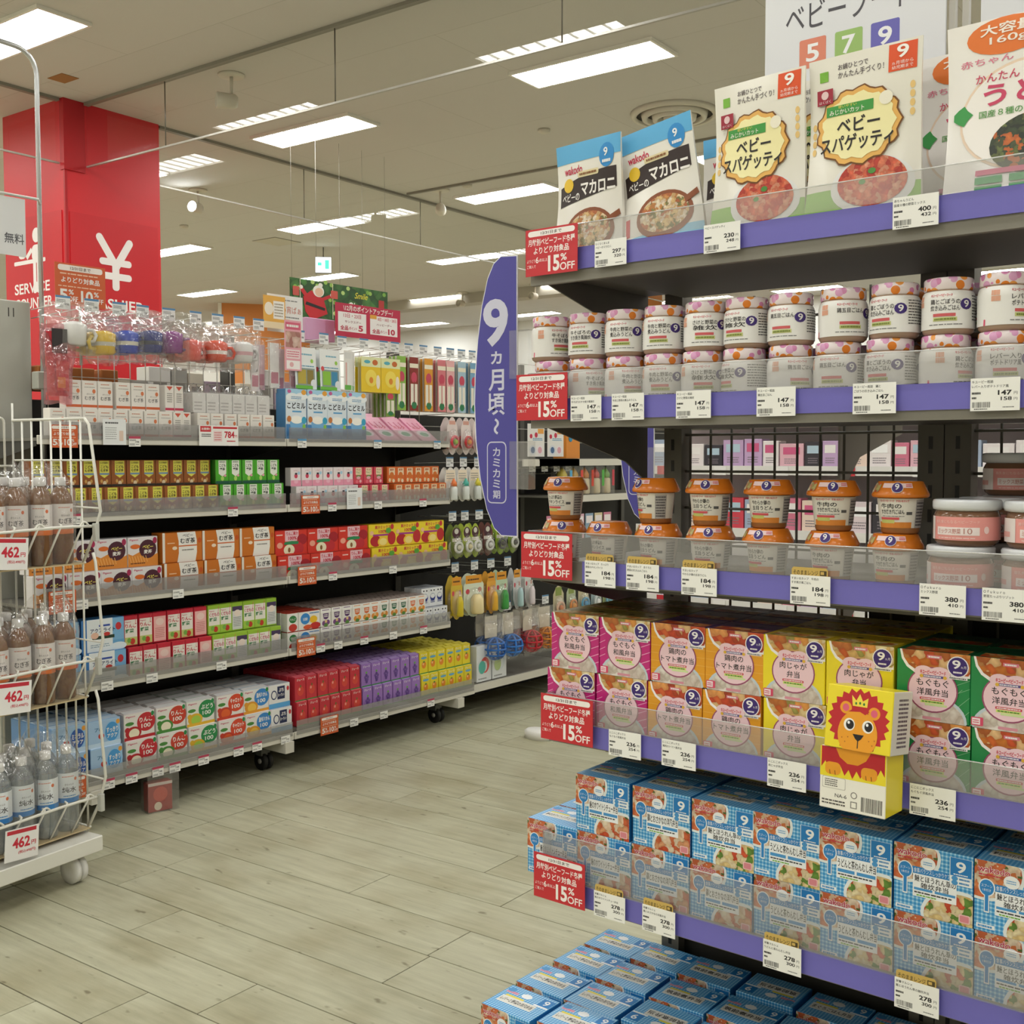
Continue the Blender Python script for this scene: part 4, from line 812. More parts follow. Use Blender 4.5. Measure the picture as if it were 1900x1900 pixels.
# white header board above the top shelf
t = thing('header_board', 'white header board with three coloured number squares above the gondola', 'sign', (0, YB, 0))
g = G(); g.box(-1.102, -.725, .0, .006, 2.1, 2.6, M('#e2e3e6', .5)); g.build('board', t)
p = P(lambda u, v, l: (u, -l * 2, v)); p.text('ベビーフード', -1.055, 2.315, -.79, 2.372, '#4c4a50', .005)
for x, c, n in ((-.995, '#e0876c', '5'), (-.918, '#9cbf6c', '7'), (-.843, '#6a66b8', '9')): p.rrect(x - .029, 2.235, x + .029, 2.295, .004, c).text(n, x - .014, 2.248, x + .014, 2.284, '#f4f4f4', .02)
p.build('lettering', t)
g = G(); g.box(-.66, -.2, .0, .006, 2.1, 2.6, M('#e2e3e6', .5)); g.build('header_panel', t)
for x in (-.715, -.69): 
    g = G(); g.box(x - .006, x + .006, .006, .02, 2.0, 2.6, '#b8b4aa'); g.build('upright', t)
# ------------------------------------------------------------------ long gondola across the aisle
XF = -3.95
LIPZ = [1.478, 1.182, .857, .528, .15]; DECK = [1.503, 1.21, .87, .545, .198]
LIP = M('#d4d0c4', .45); BACK = M('#23211e', .7); POSTM = M('#b9bab0', .5)
LG = thing('gondola_shelf', 'long pale steel gondola on casters stocked with drinks across the aisle', 'shelving')
g = G(); g.box(-4.42, -4.36, 2.2, 8.2, .0, 1.66, BACK); g.build('back_panel', LG)  # carried down to the floor to block light from behind
g = G(); g.box(-4.44, -4.34, 2.195, 2.355, .0, 2.05, POSTM, bev=.004)
for k in range(40): g.box(-4.3405, -4.3398, 2.205, 2.21, .1 + .048 * k, .128 + .048 * k, '#3a3a36'); 
g.box(-4.3405, -4.3395, 2.262, 2.266, 1.985, 2.02, '#3a3a36'); g.box(-4.3405, -4.3395, 2.282, 2.286, 1.985, 2.02, '#3a3a36')
g.build('end_post', LG)
for y in (3.335, 4.44, 5.55, 6.7):
    g = G(); g.box(-4.4, -4.34, y - .02, y + .02, .05, 2.0, M('#4a4843', .5)); g.build('post', LG)
for b_, (y0, y1) in enumerate(((2.16, 3.333), (3.337, 4.435))):
    for i in range(5):
        xf = XF + (.03 if i == 4 else 0); yy1 = y1 + (.16 if (i == 4 and b_ == 1) else 0)
        g = G(); g.box(-4.36, xf - .01, y0, yy1, DECK[i] - .012, DECK[i], M('#6a675f', .5)); sh = g.build('shelf', LG)
        g = G(); g.box(xf - .01, xf, y0, yy1, LIPZ[i], LIPZ[i] + .034, LIP, bev=.002); g.build('shelf_lip', sh)
        g = G(); g.box(xf + .0015, xf + .003, y0 + .01, yy1 - .01, LIPZ[i] + .02, LIPZ[i] + .085, ACRYL); g.build('riser', sh)
        for y in (y0 + .004, y1 - .008):
            g = G(); g.prism([(-4.36, DECK[i] - .012), (xf - .02, DECK[i] - .012), (xf - .02, DECK[i] - .03), (-4.36, DECK[i] - .1)], 'y', y, y + .004, M('#2e2c28', .6)); g.build('bracket', sh)
    for cy in ((3.25, 2.3) if b_ == 0 else (4.42,)):
        g = G(); g.box(-4.4, XF + .045, cy + .02, cy + .07, .1, .15, LIP); g.build('base_leg', LG)
        g = G(); g.box(-4.09, -4.05, cy + .0, cy + .05, .07, .1, '#5a5a56'); ca = g.build('caster', LG)
        g = G()
        for dx in (-.012, .012): g.lathe([(.022, -.008), (.042, -.007), (.042, .007), (.022, .008)], M('#1d1c1b', .5), 18, (-4.07, cy + .03 + dx * 1.2, .043), 'y')
        g.build('wheel', ca)
        g = G(); g.lathe([(.012, -.026), (.012, .026)], M('#a8a6a0', .4), 12, (-4.07, cy + .03, .043), 'y'); g.build('hub', ca)
# third and fourth bays: bottom shelf, hook panel, some shelves
for y0, y1, zs in ((4.6, 5.55, [.15]), (5.2, 6.65, [1.375]), (5.05, 5.6, [1.375]), (5.35, 6.65, [1.155]), (5.56, 6.65, [.15])):
    for z in zs:
        g = G(); g.box(-4.36, XF, y0, y1, z + .03, z + .042, M('#8c897f', .5)); sh = g.build('shelf', LG)
        g = G(); g.box(XF, XF + .01, y0, y1, z, z + .04, LIP); g.build('shelf_lip', sh)
g = G()
for k in range(25): g.tube([(-4.3, 2.37, 1.52 + k * .02), (-4.3, 8.1, 1.52 + k * .02)], .0022, '#b8b4aa', 4) if k % 4 == 0 else None
y = 2.4
while y < 4.6: g.tube([(-4.303, y, 1.52), (-4.303, y, 1.98)], .0022, '#b8b4aa', 4); y += .075
g.build('wire_lattice', LG)
# silver pole at the gondola end
t = thing('sign_pole', 'tall silver sign pole clamped to the end post of the long gondola', 'pole')
g = G(); g.tube([(-4.27, 2.363, .85), (-4.27, 2.363, 2.93)] + [(-4.27, 2.363 - .09 * (1 - math.cos(R(a))), 2.93 + .09 * math.sin(R(a))) for a in range(15, 91, 15)] + [(-4.27, 2.0, 3.03)], .0095, M('#c6c8ca', .25, .7), 10); g.build('tube', t)
g = G(); g.box(-4.3, -4.25, 2.33, 2.38, 1.7, 1.77, POSTM, bev=.004); g.build('clamp', t)
t = thing('hanging_card', 'white hanging card with grey lettering beside the silver pole', 'sign', (-4.2, 2.02, 0))
g = G(); g.box(-.002, .002, 0, .245, 2.2, 2.42, M('#e2e3e4', .5)); g.build('board', t)
p = P(lambda u, v, l: (.002 + l * 3, u, v)); p.text('無料', .16, 2.245, .238, 2.285, '#55555a', .01); p.build('lettering', t)
g = G(); g.tube([(0, 0, 2.43), (0, .3, 2.43), (-.068, .342, 2.43)], .006, '#cfcfca'); g.build('rod', t)

# ---- drink cartons and packs
def prod(name, w_, h_, d_, base, dress=None, top=None, side=None, ridge=None):
    g = G(); f = {}
    if top: f['top'] = M(top, .3)
    if side: f['left'] = f['right'] = M(side, .35)
    g.box(-w_ / 2, w_ / 2, -d_ / 2, d_ / 2, 0, h_, M(base, .33), f, bev=.0022)
    if ridge: g.prism([(-d_ * .42, h_), (d_ * .42, h_), (d_ * .1, h_ + .005), (d_ * .04, h_ + .005)], 'x', -w_ * .46, w_ * .46, M(ridge, .3))  # top fold; its lighter colour also paints in the highlights on the cartons
    pm = None
    if dress:
        p = P(front(d_ / 2, w_, h_), .0003); dress(p); pm = p.mesh('front_print')
    return dict(n=name, w=w_, h=h_, d=d_, b=g.mesh(name), p=pm)
rl = random.Random(21)
def lput(pr, y, z, xf, label, group, cat='drink carton', printed=True, yaw=0.0):
    o = put(pr['b'], pr['n'], None, (xf - pr['d'] / 2, y, z), R(90 + yaw), label, cat, group)
    if printed and pr['p']: put(pr['p'], 'front_print', o)
    return o
def rows(pr, y0, y1, n, shelf, label, layers=2, deep=1, xf=None, setback=.05, deeptop=True):
    z = DECK[shelf] + .0004; xf = (XF - .016 + (.03 if shelf == 4 else 0)) if xf is None else xf
    pit = (y1 - y0) / n
    for l in range(layers):
        for k in range(n):
            for r in range(deep):
                if r and l < layers - 1: continue
                y = y0 + pit * (k + .5) + rl.uniform(-.0015, .0015)
                wh = ('stacked upper row' if l else ('lower row' if layers > 1 else 'single row')) if r == 0 else ['', 'second row', 'third row', 'fourth row', 'fifth row', 'sixth row', 'seventh row'][r]
                lput(pr, y, z + l * (pr['h'] + .0006), xf - l * setback - r * (pr['d'] + .004) - rl.uniform(0, .003), label + ', ' + wh, label.split(' on ')[0] + ' ' + wh, printed=(r == 0), yaw=rl.uniform(-.8, .8))
W = '#f2efe9'
def d_tea(p): p.rect(0, .07, 1, .16, '#d0673a').bars(.2, .86, .8, .9, 1, '#c87a5a', .7, 2).bars(.15, .75, .85, .78, 1, '#8a8580', .6, 3).ell(.78, .63, .11, .075, '#d87a4c').text('赤ちゃんの', .3, .5, .8, .56, '#8a8078', 0).text('むぎ茶', .17, .32, .86, .46, '#4a4442', .01)
TEA = prod('tea_carton', .064, .1115, .05, '#ece7df', d_tea)
def d_teas(p): p.rect(0, .07, 1, .16, '#c8405a').poly([(.15, .95), (.85, .95), (.5, .8)], '#d0543c').bars(.2, .35, .8, .72, 5, '#9a958e', .5, 4)
TEAS = prod('tea_carton', .043, .1115, .05, '#ece7df', d_teas)
def d_brown(p): p.poly([(.22, .97), (.86, .97), (.86, .45), (.54, .32), (.22, .45)], '#e2dc58').text('むぎ茶飲料', .28, .85, .8, .93, '#4a3a1c', .01).text('こども', .3, .68, .8, .8, '#3a2c14', .03).text('むぎ茶', .3, .55, .8, .66, '#3a2c14', .03).rect(.22, .44, .86, .51, '#7894b0').ell(.35, .2, .08, .07, '#d8a85c').ell(.7, .2, .08, .07, '#d8a85c').ell(.55, .12, .12, .09, '#ecd8b0').rect(0, 0, 1, .08, '#30281f')
BRW = prod('tea_carton', .066, .104, .045, '#9a5a28', d_brown, '#7a4420', '#7a4420')
def d_green(p): p.poly([(.22, .97), (.8, .97), (.8, .42), (.5, .3), (.22, .42)], '#f0f2e6').text('緑茶飲料', .28, .87, .74, .94, '#2c5a2c', .01).text('こども', .28, .7, .74, .83, '#1c2c1c', .03).text('緑茶', .3, .54, .72, .67, '#1c2c1c', .03).ell(.5, .22, .12, .1, '#b8e06c').ell(.7, .34, .1, .05, '#e8a4b0').rect(0, 0, 1, .12, '#1f5a44')
GRN = prod('tea_carton', .068, .104, .045, '#4fae2c', d_green, '#2f7a24', '#2f7a24')
def d_pink(p): p.rect(0, 0, 1, .32, '#e89ab0').text('いちご', .3, .8, .75, .9, '#d87a94', .01).ell(.5, .55, .16, .13, '#d0405c').rect(.4, .62, .62, .72, '#3a2a3c').ell(.78, .7, .12, .09, '#a8d0e4').ell(.5, .24, .2, .1, '#f0b8c8')
PNK = prod('drink_carton', .062, .085, .04, '#efe6e6', d_pink, '#e8dcdc')
def d_red(p): p.rect(.22, .55, .82, .96, '#efe2b8').text('すいか', .3, .78, .74, .9, '#b83040', .02).text('りんご', .3, .63, .74, .75, '#2c6a34', .02).ell(.5, .42, .24, .12, '#5a9a4c').ell(.5, .38, .2, .09, '#e8b0b8').ell(.35, .16, .14, .1, '#e87a84').ell(.7, .18, .12, .09, '#f2c0c0')
REDJ = prod('drink_carton', .065, .085, .04, '#d84a5c', d_red, '#c04050')
def d_or(p): p.rect(.2, .5, .85, .92, '#f0dcb8').text('麦茶', .3, .74, .74, .88, '#b8501c', .03).ell(.5, .5, .24, .18, '#d8762c').ell(.28, .2, .12, .12, '#f0dcb0').ell(.7, .16, .14, .11, '#f2e4c4').ell(.5, .25, .1, .08, '#e8944c')
ORJ = prod('drink_carton', .064, .085, .04, '#e07030', d_or, '#c05a20')
rows(TEA, 2.22, 2.547, 5, 0, 'white barley tea carton with orange band beside the end post', 1)
rows(TEA, 2.55, 2.752, 3, 0, 'white barley tea carton with orange band near the narrow cartons', 1)
rows(TEAS, 2.754, 2.84, 2, 0, 'narrow white carton with red triangle on the top shelf', 2, setback=.05)
rows(TEA, 2.87, 3.285, 6, 0, 'white barley tea carton with orange band on the top shelf under wrapped packs', 1)
for k in range(6):
    lput(TEA, 2.345 + k * .0672 + (.012 if k > 2 else 0), DECK[0] + .0004 + TEA['h'] + .0006, XF - .066, 'white barley tea carton with orange band stacked in the upper row by the mugs', 'upper row of white tea cartons', yaw=rl.uniform(-1, 1))
# wrapped packs of white boxes
WB = prod('wrapped_carton', .066, .085, .09, '#e6e4e0', lambda p: p.bars(.1, .1, .7, .6, 3, '#b8b4b0', .4, 3))
for k in range(6):
    o = lput(WB, 2.9 + k * .068, DECK[0] + .113, XF - .04, 'white carton wrapped in clear film on top of tea cartons', 'clear wrapped white cartons'); 
    g = G(); g.box(-.034, .034, -.047, .047, -.001, .09, BAG); g.grid(lambda u, v: ((u - .5) * .07, (v - .5) * .05 + .01 * math.sin(9 * u), .088 + .035 * math.sin(math.pi * u) * math.sin(math.pi * v) + .008 * math.sin(17 * u + 9 * v)), 8, 6, BAG); g.build('film_wrap', o)
def d_milk(p):
    p.rect(0, .82, 1, 1, '#a8d4ec').ell(.3, .84, .3, .08, '#f0f6f8').ell(.75, .86, .3, .07, '#f0f6f8').ell(.16, .95, .09, .035, '#c8609c').ell(.86, .94, .12, .05, '#eca83c').rect(0, 0, 1, .32, '#4a88c4'); p.bars(.25, .8, .75, .86, 2, '#6a9ac4', .5, 3)
    p.text('こどミル', .06, .62, .94, .74, '#1e1c20', .03).rect(.3, .55, .75, .58, '#5aa0d0'); p.ell(.5, .38, .34, .11, '#f2f4f4').poly([(.17, .38), (.83, .38), (.76, .12), (.24, .12)], '#7ab4e0').ell(.5, .4, .28, .07, '#fbf8f0').ell(.86, .4, .12, .07, '#3aa4c8').ell(.86, .28, .08, .045, '#8cc850').ell(.14, .42, .1, .06, '#c87a3c').ell(.5, .06, .5, .06, '#6aa4d8')
MILK = prod('milk_powder_carton', .122, .235, .07, '#dfe9f0', d_milk, '#8cc0e0', '#5a94c8')
rows(MILK, 3.345, 3.845, 4, 0, 'tall light blue milk powder carton on the top shelf', 1)
def d_pk(p): 
    for k in range(9): p.ell(.15 + .3 * (k % 3), .75 - .06 * (k // 3), .05, .03, '#c84a74', 8)
    p.text('ミルク', .15, .5, .85, .62, '#d03a54', .03).ell(.5, .3, .4, .14, '#f2e4ea').ell(.5, .28, .25, .09, '#3c9c6c')
PKT = prod('biscuit_packet', .135, .2, .018, '#e89cb8', d_pk)
for k in range(4):
    o = lput(PKT, 3.92 + k * .138, DECK[0] + .002, XF - .04, 'pink patterned packet lying back against the top shelf next to milk powder', 'pink packets leaning on the top shelf', 'packet'); o.rotation_euler = (R(-52), R(0), R(90 + 6))
    if k < 3:
        o = lput(PKT, 3.97 + k * .138, DECK[0] + .012, XF - .13, 'pink patterned packet in the rear row of leaning packets', 'pink packets in the rear row', 'packet'); o.rotation_euler = (R(-48), 0, R(96))
rows(BRW, 2.165, 2.975, 12, 1, 'brown barley tea carton with yellow label on the second shelf', setback=.055)
rows(GRN, 2.982, 3.395 - .065, 5, 1, 'green tea carton with white label on the second shelf', setback=.03)
rows(PNK, 3.4, 3.79, 6, 1, 'pink and white drink carton on the second shelf', setback=.035)
rows(REDJ, 3.795, 4.0, 3, 1, 'red drink carton with cream label on the second shelf', setback=.04)
rows(ORJ, 4.035, 4.425, 6, 1, 'orange drink carton with cream label on the second shelf', setback=.05)
def wavepts(n, y, a): return [(i / n, y + a * math.sin(i * 2.4)) for i in range(n + 1)]
def d_pur(p):
    p.poly([(0, 0), (1, 0), (1, .42), (.7, .3), (.4, .5), (.15, .38), (0, .45)], '#dd8a34').ell(.66, .58, .29, .32, '#4a1c2c').text('ベビー', .48, .6, .84, .72, '#f2e468', .03).text('麦茶', .52, .42, .8, .56, '#f0ece4', .03).ell(.9, .86, .07, .11, '#a82a54').ell(.24, .68, .16, .08, '#e0702c').text('Pigeon', .06, .86, .34, .94, '#c84a6c', .02).bars(.08, .08, .6, .14, 1, '#6a3a1c', .6, 2)
    for k in range(7): p.line(.1 + .09 * k, .14, .04 + .09 * k, .36, .02, '#f0b868')
PUR = prod('tea_pack', .137, .119, .07, '#e4e0e0', d_pur, '#d8d4d8')
rows(PUR, 2.14, 2.69, 4, 2, 'white and orange tea pack with dark round badge on the third shelf', setback=.03)
def d_3(p): p.poly([(.36, 1), (.4, .7), (.4, .3), (.36, 0), (.82, 0), (.86, .3), (.86, .7), (.82, 1)], '#efece6').text('ベビー', .5, .84, .76, .94, '#2a2426', .02).text('むぎ茶', .44, .62, .82, .8, '#1e1a1c', .02).rect(.4, .52, .86, .56, '#d8703c').bars(.48, .36, .78, .44, 1, '#8a8680', .5, 3).ell(.93, .7, .045, .09, '#c8541c').ell(.3, .48, .06, .06, '#f0dcc4').bars(.12, .62, .3, .68, 1, '#f0c8a0', .6, 4).rect(0, 0, .06, 1, '#e8e2d8')
P3 = prod('tea_pack', .192, .124, .08, '#cc7426', d_3, '#b8641c', '#c06c20')
rows(P3, 2.7, 3.285, 3, 2, 'orange three pack of barley tea with white centre on the third shelf', setback=.012)
def d_app(p): p.rect(.3, .55, .72, .98, '#ecc4cc').text('りんご果汁', .34, .78, .7, .94, '#c8283c', .03).text('100%', .4, .6, .66, .74, '#c8283c', .03).ell(.83, .6, .16, .22, '#a81c28').ell(.68, .24, .2, .26, '#c42c34').ell(.42, .2, .17, .22, '#f0e8c8').ell(.42, .2, .04, .1, '#8a5a2c').poly([(.26, .42), (.7, .42), (.72, .52), (.5, .56), (.28, .52)], '#2c8a54').ell(.14, .4, .09, .12, '#f0a890').bars(.04, .78, .24, .86, 1, '#f8d8d0', .6, 2).rect(0, 0, 1, .06, '#d83424')
APP = prod('juice_pack', .19, .113, .08, '#d93a2c', d_app, '#a82a22')
rows(APP, 3.29, 3.87, 3, 2, 'red apple juice pack with halved apple on the third shelf', setback=.02)
def d_mix(p): p.text('果汁ミックス', .22, .78, .8, .94, '#c8383c', .03).text('100%', .36, .6, .66, .74, '#c8383c', .03).ell(.25, .26, .2, .24, '#b8242c').ell(.52, .22, .2, .22, '#f2c83c').ell(.52, .22, .14, .16, '#f6e08a').ell(.84, .36, .15, .3, '#c0282c').poly([(.15, .48), (.7, .48), (.72, .56), (.14, .56)], '#a83a8c').ell(.72, .7, .1, .12, '#5aa83c').ell(.86, .86, .06, .12, '#c82c38').ell(.1, .62, .07, .1, '#f2c098')
MIX = prod('juice_pack', .186, .113, .08, '#f0d630', d_mix, '#d0b020')
rows(MIX, 3.88, 4.425, 3, 2, 'yellow mixed fruit juice pack on the third shelf', setback=.02)
def d_aq(p): p.rect(.12, 0, .72, 1, '#eaf0f2').poly([(0, 0), (.12, 0), (.12, 1), (0, 1)], '#3a7cc0').text('アクアライト', .2, .58, .78, .72, '#1e2c5c', .02).ell(.86, .72, .07, .12, '#c83038').rect(.24, .38, .76, .48, '#243c2c').ell(.58, .52, .08, .06, '#c83a34').ell(.3, .5, .09, .1, '#f0c4ac').rect(.4, .76, .66, .82, '#3a54a8').rect(.72, 0, 1, .3, '#6aa8d8').ell(.85, .1, .2, .12, '#e4f0f6').bars(.2, .12, .66, .24, 2, '#8aa4b8', .4, 2)
AQ = prod('drink_pack', .185, .127, .08, '#7fb6e0', d_aq, '#4a88c0', '#2c68a8')
rows(AQ, 2.33, 2.525, 1, 3, 'light blue sports drink pack on the fourth shelf', setback=.012)
rows(AQ, 2.14, 2.325, 1, 3, 'light blue sports drink pack next to the wire rack', setback=.012)
def pouchpack(t1, c1, c2, nm, base):
    def d(p): p.rect(.06, .05, .94, .86, '#eee9df').text('Pigeon', .1, .76, .5, .82, '#c84a6c', .01).text(t1, .1, .6, .9, .74, c1, .03).text('野菜', .1, .44, .7, .57, '#2c7a44', .03).rect(.06, .05, .94, .3, c2).ell(.6, .16, .18, .1, '#c83a2c').ell(.35, .2, .14, .08, '#7ab44c').line(.8, .7, .86, .95, .03, '#d85060')
    return prod('juice_pouch', .064, .125, .03, base, d)
RP = pouchpack('りんご', '#c8283c', '#c8d07c', 'apple', '#c8283c'); GP = pouchpack('くだもの', '#c8506c', '#a8cc4c', 'fruit', '#9cc43c')
def d_back(p): p.rect(.06, .05, .94, .86, '#efb8b4').ell(.5, .68, .3, .12, '#f0d0c8').bars(.15, .15, .85, .5, 6, '#c87a74', .4, 3)
RPB = prod('juice_pouch', .064, .125, .03, '#c8283c', d_back)
GPB = prod('juice_pouch', .06, .125, .03, '#9cc43c', lambda p: p.rect(.06, .05, .94, .86, '#dcdcdc').rect(.06, .7, .94, .86, '#4a3a5c').ell(.5, .62, .3, .12, '#f0e0d4').bars(.15, .15, .85, .5, 6, '#8a8a8a', .4, 3))
for y0 in (2.53, 2.73):
    rows(RP, y0, y0 + .132, 2, 3, 'red apple vegetable juice pouch in a hanging strip on the fourth shelf' if False else 'red apple vegetable juice pouch on the fourth shelf', setback=.03); rows(RPB, y0 + .132, y0 + .197, 1, 3, 'red juice pouch turned to its pink back on the fourth shelf', setback=.03)
for y0 in (2.932, 3.118):
    rows(GP, y0, y0 + .126, 2, 3, 'lime green fruit juice pouch on the fourth shelf', setback=.03); rows(GPB, y0 + .126, y0 + .186, 1, 3, 'lime juice pouch turned to its grey back on the fourth shelf', setback=.03)
def small(nm, badge, fruit, base='#ece9e2'):
    def d(p): p.rect(0, .78, 1, 1, '#f4f2ee').bars(.15, .88, .85, .95, 1, fruit, .6, 2).poly([(.22, .74), (.78, .74), (.72, .46), (.5, .4), (.28, .46)], badge).bars(.32, .52, .68, .7, 2, '#f2efe8', .5, 3).ell(.35, .2, .22, .15, fruit).ell(.68, .24, .2, .14, fruit).ell(.5, .1, .2, .09, '#5a8a3c').ell(.5, .3, .12, .08, '#e8c88c')
    return prod('juice_carton', .0645, .0865, .04, base, d, '#8a7468', None, '#a89890')
SP = small('purple', '#5c3a6c', '#7a4a84'); SO = small('orange', '#e0743c', '#e8943c'); SG = small('green', '#2c6a4c', '#d88a3c'); 
SB = prod('juice_carton', .056, .1, .04, '#eceef0', lambda p: p.ell(.5, .5, .36, .2, '#2c3a8c').ell(.5, .56, .3, .12, '#eceef0').bars(.2, .2, .8, .35, 2, '#3a4a94', .6, 2).ell(.3, .85, .1, .04, '#2a2a34').ell(.7, .85, .1, .04, '#2a2a34'), '#b8bcc4')
SA = prod('juice_carton', .064, .0865, .045, '#eceae4', lambda p: p.ell(.5, .66, .34, .2, '#2c7a3c').text('りんご', .26, .6, .76, .72, W, .02).ell(.5, .22, .38, .2, '#c8382c'), '#a83c2c')
SW = prod('juice_pack', .13, .0865, .045, '#eceae4', lambda p: p.ell(.3, .6, .22, .3, '#3a8ad0').text('100', .2, .5, .4, .66, W, .02).ell(.68, .52, .18, .2, '#f0c02c').ell(.76, .18, .24, .18, '#c8302c').ell(.4, .15, .2, .12, '#d8582c').bars(.5, .82, .95, .92, 1, '#5a8ac0', .6, 3), '#a83c2c')
rows(SA, 3.342, 3.406, 1, 3, 'small apple juice carton with green badge on the fourth shelf', deep=5, setback=.0)
rows(SW, 3.408, 3.538, 1, 3, 'wide juice pack with blue badge and yellow fruit on the fourth shelf', deep=5, setback=.0)
rows(SP, 3.54, 3.744, 3, 3, 'small juice carton with purple badge on the fourth shelf', deep=6, setback=.0)
rows(SO, 3.746, 3.925, 3, 3, 'small juice carton with orange badge beside the purple ones', deep=6, setback=.0)
rows(SG, 3.927, 4.13, 3, 3, 'small juice carton with dark green badge on the fourth shelf', deep=6, setback=.0)
rows(SO, 4.132, 4.258, 2, 3, 'small juice carton with orange badge next to white ones', deep=6, setback=.0)
rows(SB, 4.26, 4.43, 3, 3, 'white yogurt drink carton with navy print on the fourth shelf', deep=3, setback=.03)
def juice(badge, t, f1, f2, top, top2=None):
    def d(p): p.ell(.72, .6, .3, .36, badge).text(t, .5, .6, .94, .8, W, .03).text('100', .56, .38, .86, .54, W, .02).ell(.3, .26, .26, .24, f1).ell(.32, .24, .17, .18, f2).rect(0, 0, 1, .12, f1).text('Pigeon', .06, .84, .36, .92, '#c84a6c', .02).ell(.93, .88, .05, .09, '#2c8a4c').ell(.18, .62, .14, .07, '#4a8a3c').ell(.1, .4, .08, .1, f1)
    return prod('juice_pack', .139, .106, .058, '#e6e2dc', d, top, top2, '#e8e6e6')
def aqua(nm, t, c):
    def d(p): p.ell(.75, .5, .25, .42, '#9cc8ec').ell(.73, .5, .21, .36, c).text(t, .56, .48, .92, .68, W, .03).text('アクア', .58, .28, .9, .44, W, .03).ell(.4, .4, .09, .11, '#c83a2c').text('70', .2, .58, .45, .72, '#5a84b0', .01).ell(.92, .84, .06, .09, '#e8a03c').rect(0, 0, 1, .16, '#c8def0')
    return prod('juice_pack', .139, .106, .058, '#a8c8e8', d, '#8caed0', '#5a88bc', '#c0d4e8')
J5 = [(aqua('m', 'ミネラル', '#2c5aac'), 2.19, 'blue mineral drink pack'), (aqua('s', 'すっきり', '#4a9ad8'), 2.337, 'pale blue light drink pack'), (juice('#c42a34', 'りんご', '#b8222c', '#f0e8cc', '#cfc4c2'), 2.49, 'red apple juice pack with cut apple'), (juice('#c8402c', 'りんご', '#4a8a3c', '#f0e8cc', '#cfc4c2'), 2.638, 'apple juice pack with green carrot tops'),
      (juice('#2c8a4c', 'ぶどう', '#e0b030', '#a8cc4c', '#b8c4b8'), 2.784, 'green grape juice pack'), (juice('#d84a2c', 'キャロット', '#c8402c', '#e0602c', '#c8bcb8'), 2.936, 'red carrot and apple juice pack'), (juice('#3a84c8', '温州みかん', '#e09a30', '#f0c04c', '#b4c0cc'), 3.077, 'orange and blue citrus juice pack'),
      (prod('juice_pack', .12, .106, .058, '#e8e6e4', lambda p: p.rect(.4, .35, .75, .9, '#232c54').text('ぷち', .46, .66, .7, .82, W, .03).text('ヨーグルト', .43, .46, .72, .6, W, .03).ell(.24, .56, .14, .2, '#2c3a64').ell(.24, .56, .1, .15, '#e8e6e4').rect(0, 0, 1, .2, '#5aa4d8').ell(.9, .76, .06, .1, '#c83038'), '#c4c6cc', '#e0a8b8'), 3.216, 'white yogurt drink pack with navy panel')]
for pr, y, nm in J5: rows(pr, y, y + .141 if pr['w'] > .13 else y + .122, 1, 4, nm + ' on the bottom shelf', deep=5, setback=.012)
def longc(base, spots, top, ridge):
    def d(p):
        p.text('ジュース', .15, .84, .85, .94, W, .02).rect(0, 0, 1, .06, '#3a8a44')
        for x, y, rx, ry, c in spots: p.ell(x, y, rx, ry, c, 14)
    return prod('juice_carton', .064, .112, .05, base, d, top, None, ridge)
LR = longc('#c83440', [(.5, .42, .3, .2, '#d84a3c'), (.5, .62, .05, .06, '#4a7a34'), (.4, .5, .08, .06, '#f0a090')], '#b83040', '#e06470')
LPU = longc('#9a74bc', [(.5, .5, .12, .07, '#5a3a84'), (.36, .42, .12, .07, '#6a4a94'), (.64, .42, .12, .07, '#6a4a94'), (.44, .32, .12, .07, '#5a3a84'), (.58, .31, .12, .07, '#6a4a94'), (.5, .22, .12, .07, '#5a3a84'), (.5, .62, .1, .05, '#6aa44c')], '#8a64b0', '#b498d0')
LY = longc('#e4d028', [(.5, .42, .26, .17, '#e88a2c'), (.5, .56, .1, .04, '#4a8a34'), (.5, .74, .36, .06, '#6aa8c8'), (.42, .46, .08, .05, '#f4c890')], '#d0b818', '#f0e25c')
rows(LR, 3.365, 3.775, 6, 4, 'red apple juice carton on the bottom shelf', deep=7, setback=.012)
rows(LPU, 3.78, 4.188, 6, 4, 'purple grape juice carton on the bottom shelf', deep=7, setback=.012)
rows(LY, 4.192, 4.595, 6, 4, 'yellow orange juice carton on the bottom shelf', deep=7, setback=.012)
# price tags and orange cards on the pale lips
def ltag_mesh(head):
    g = G(); g.box(-.026, .026, 0, .0008, 0, .036, M('#f2f1ec', .4)); p = P(front(0, .052, .036), .0003); K = '#3a383a'
    if head: p.rect(0, .86, 1, 1.12, head)
    p.bars(.06, .6, .6, .8, 2, K, .5, 5).text('198', .56, .42, .86, .6, K, .02).bars(.06, .12, .5, .34, 2, '#666666', .5, 3).bars(.6, .2, .85, .3, 1, K, .5, 7); return g.mesh('price_tag'), p.mesh('tag_print')
LT = [ltag_mesh('#b8405c'), ltag_mesh(None), ltag_mesh('#5a94bc')]
def ltag(y, sh, k, what):
    o = put(LT[k][0], 'price_tag', None, (XF + .005 + (.03 if sh == 4 else 0), y, LIPZ[sh] - .006), R(90), 'small white price tag on the pale lip under ' + what, 'price tag', 'small price tags on the pale lips'); put(LT[k][1], 'tag_print', o)
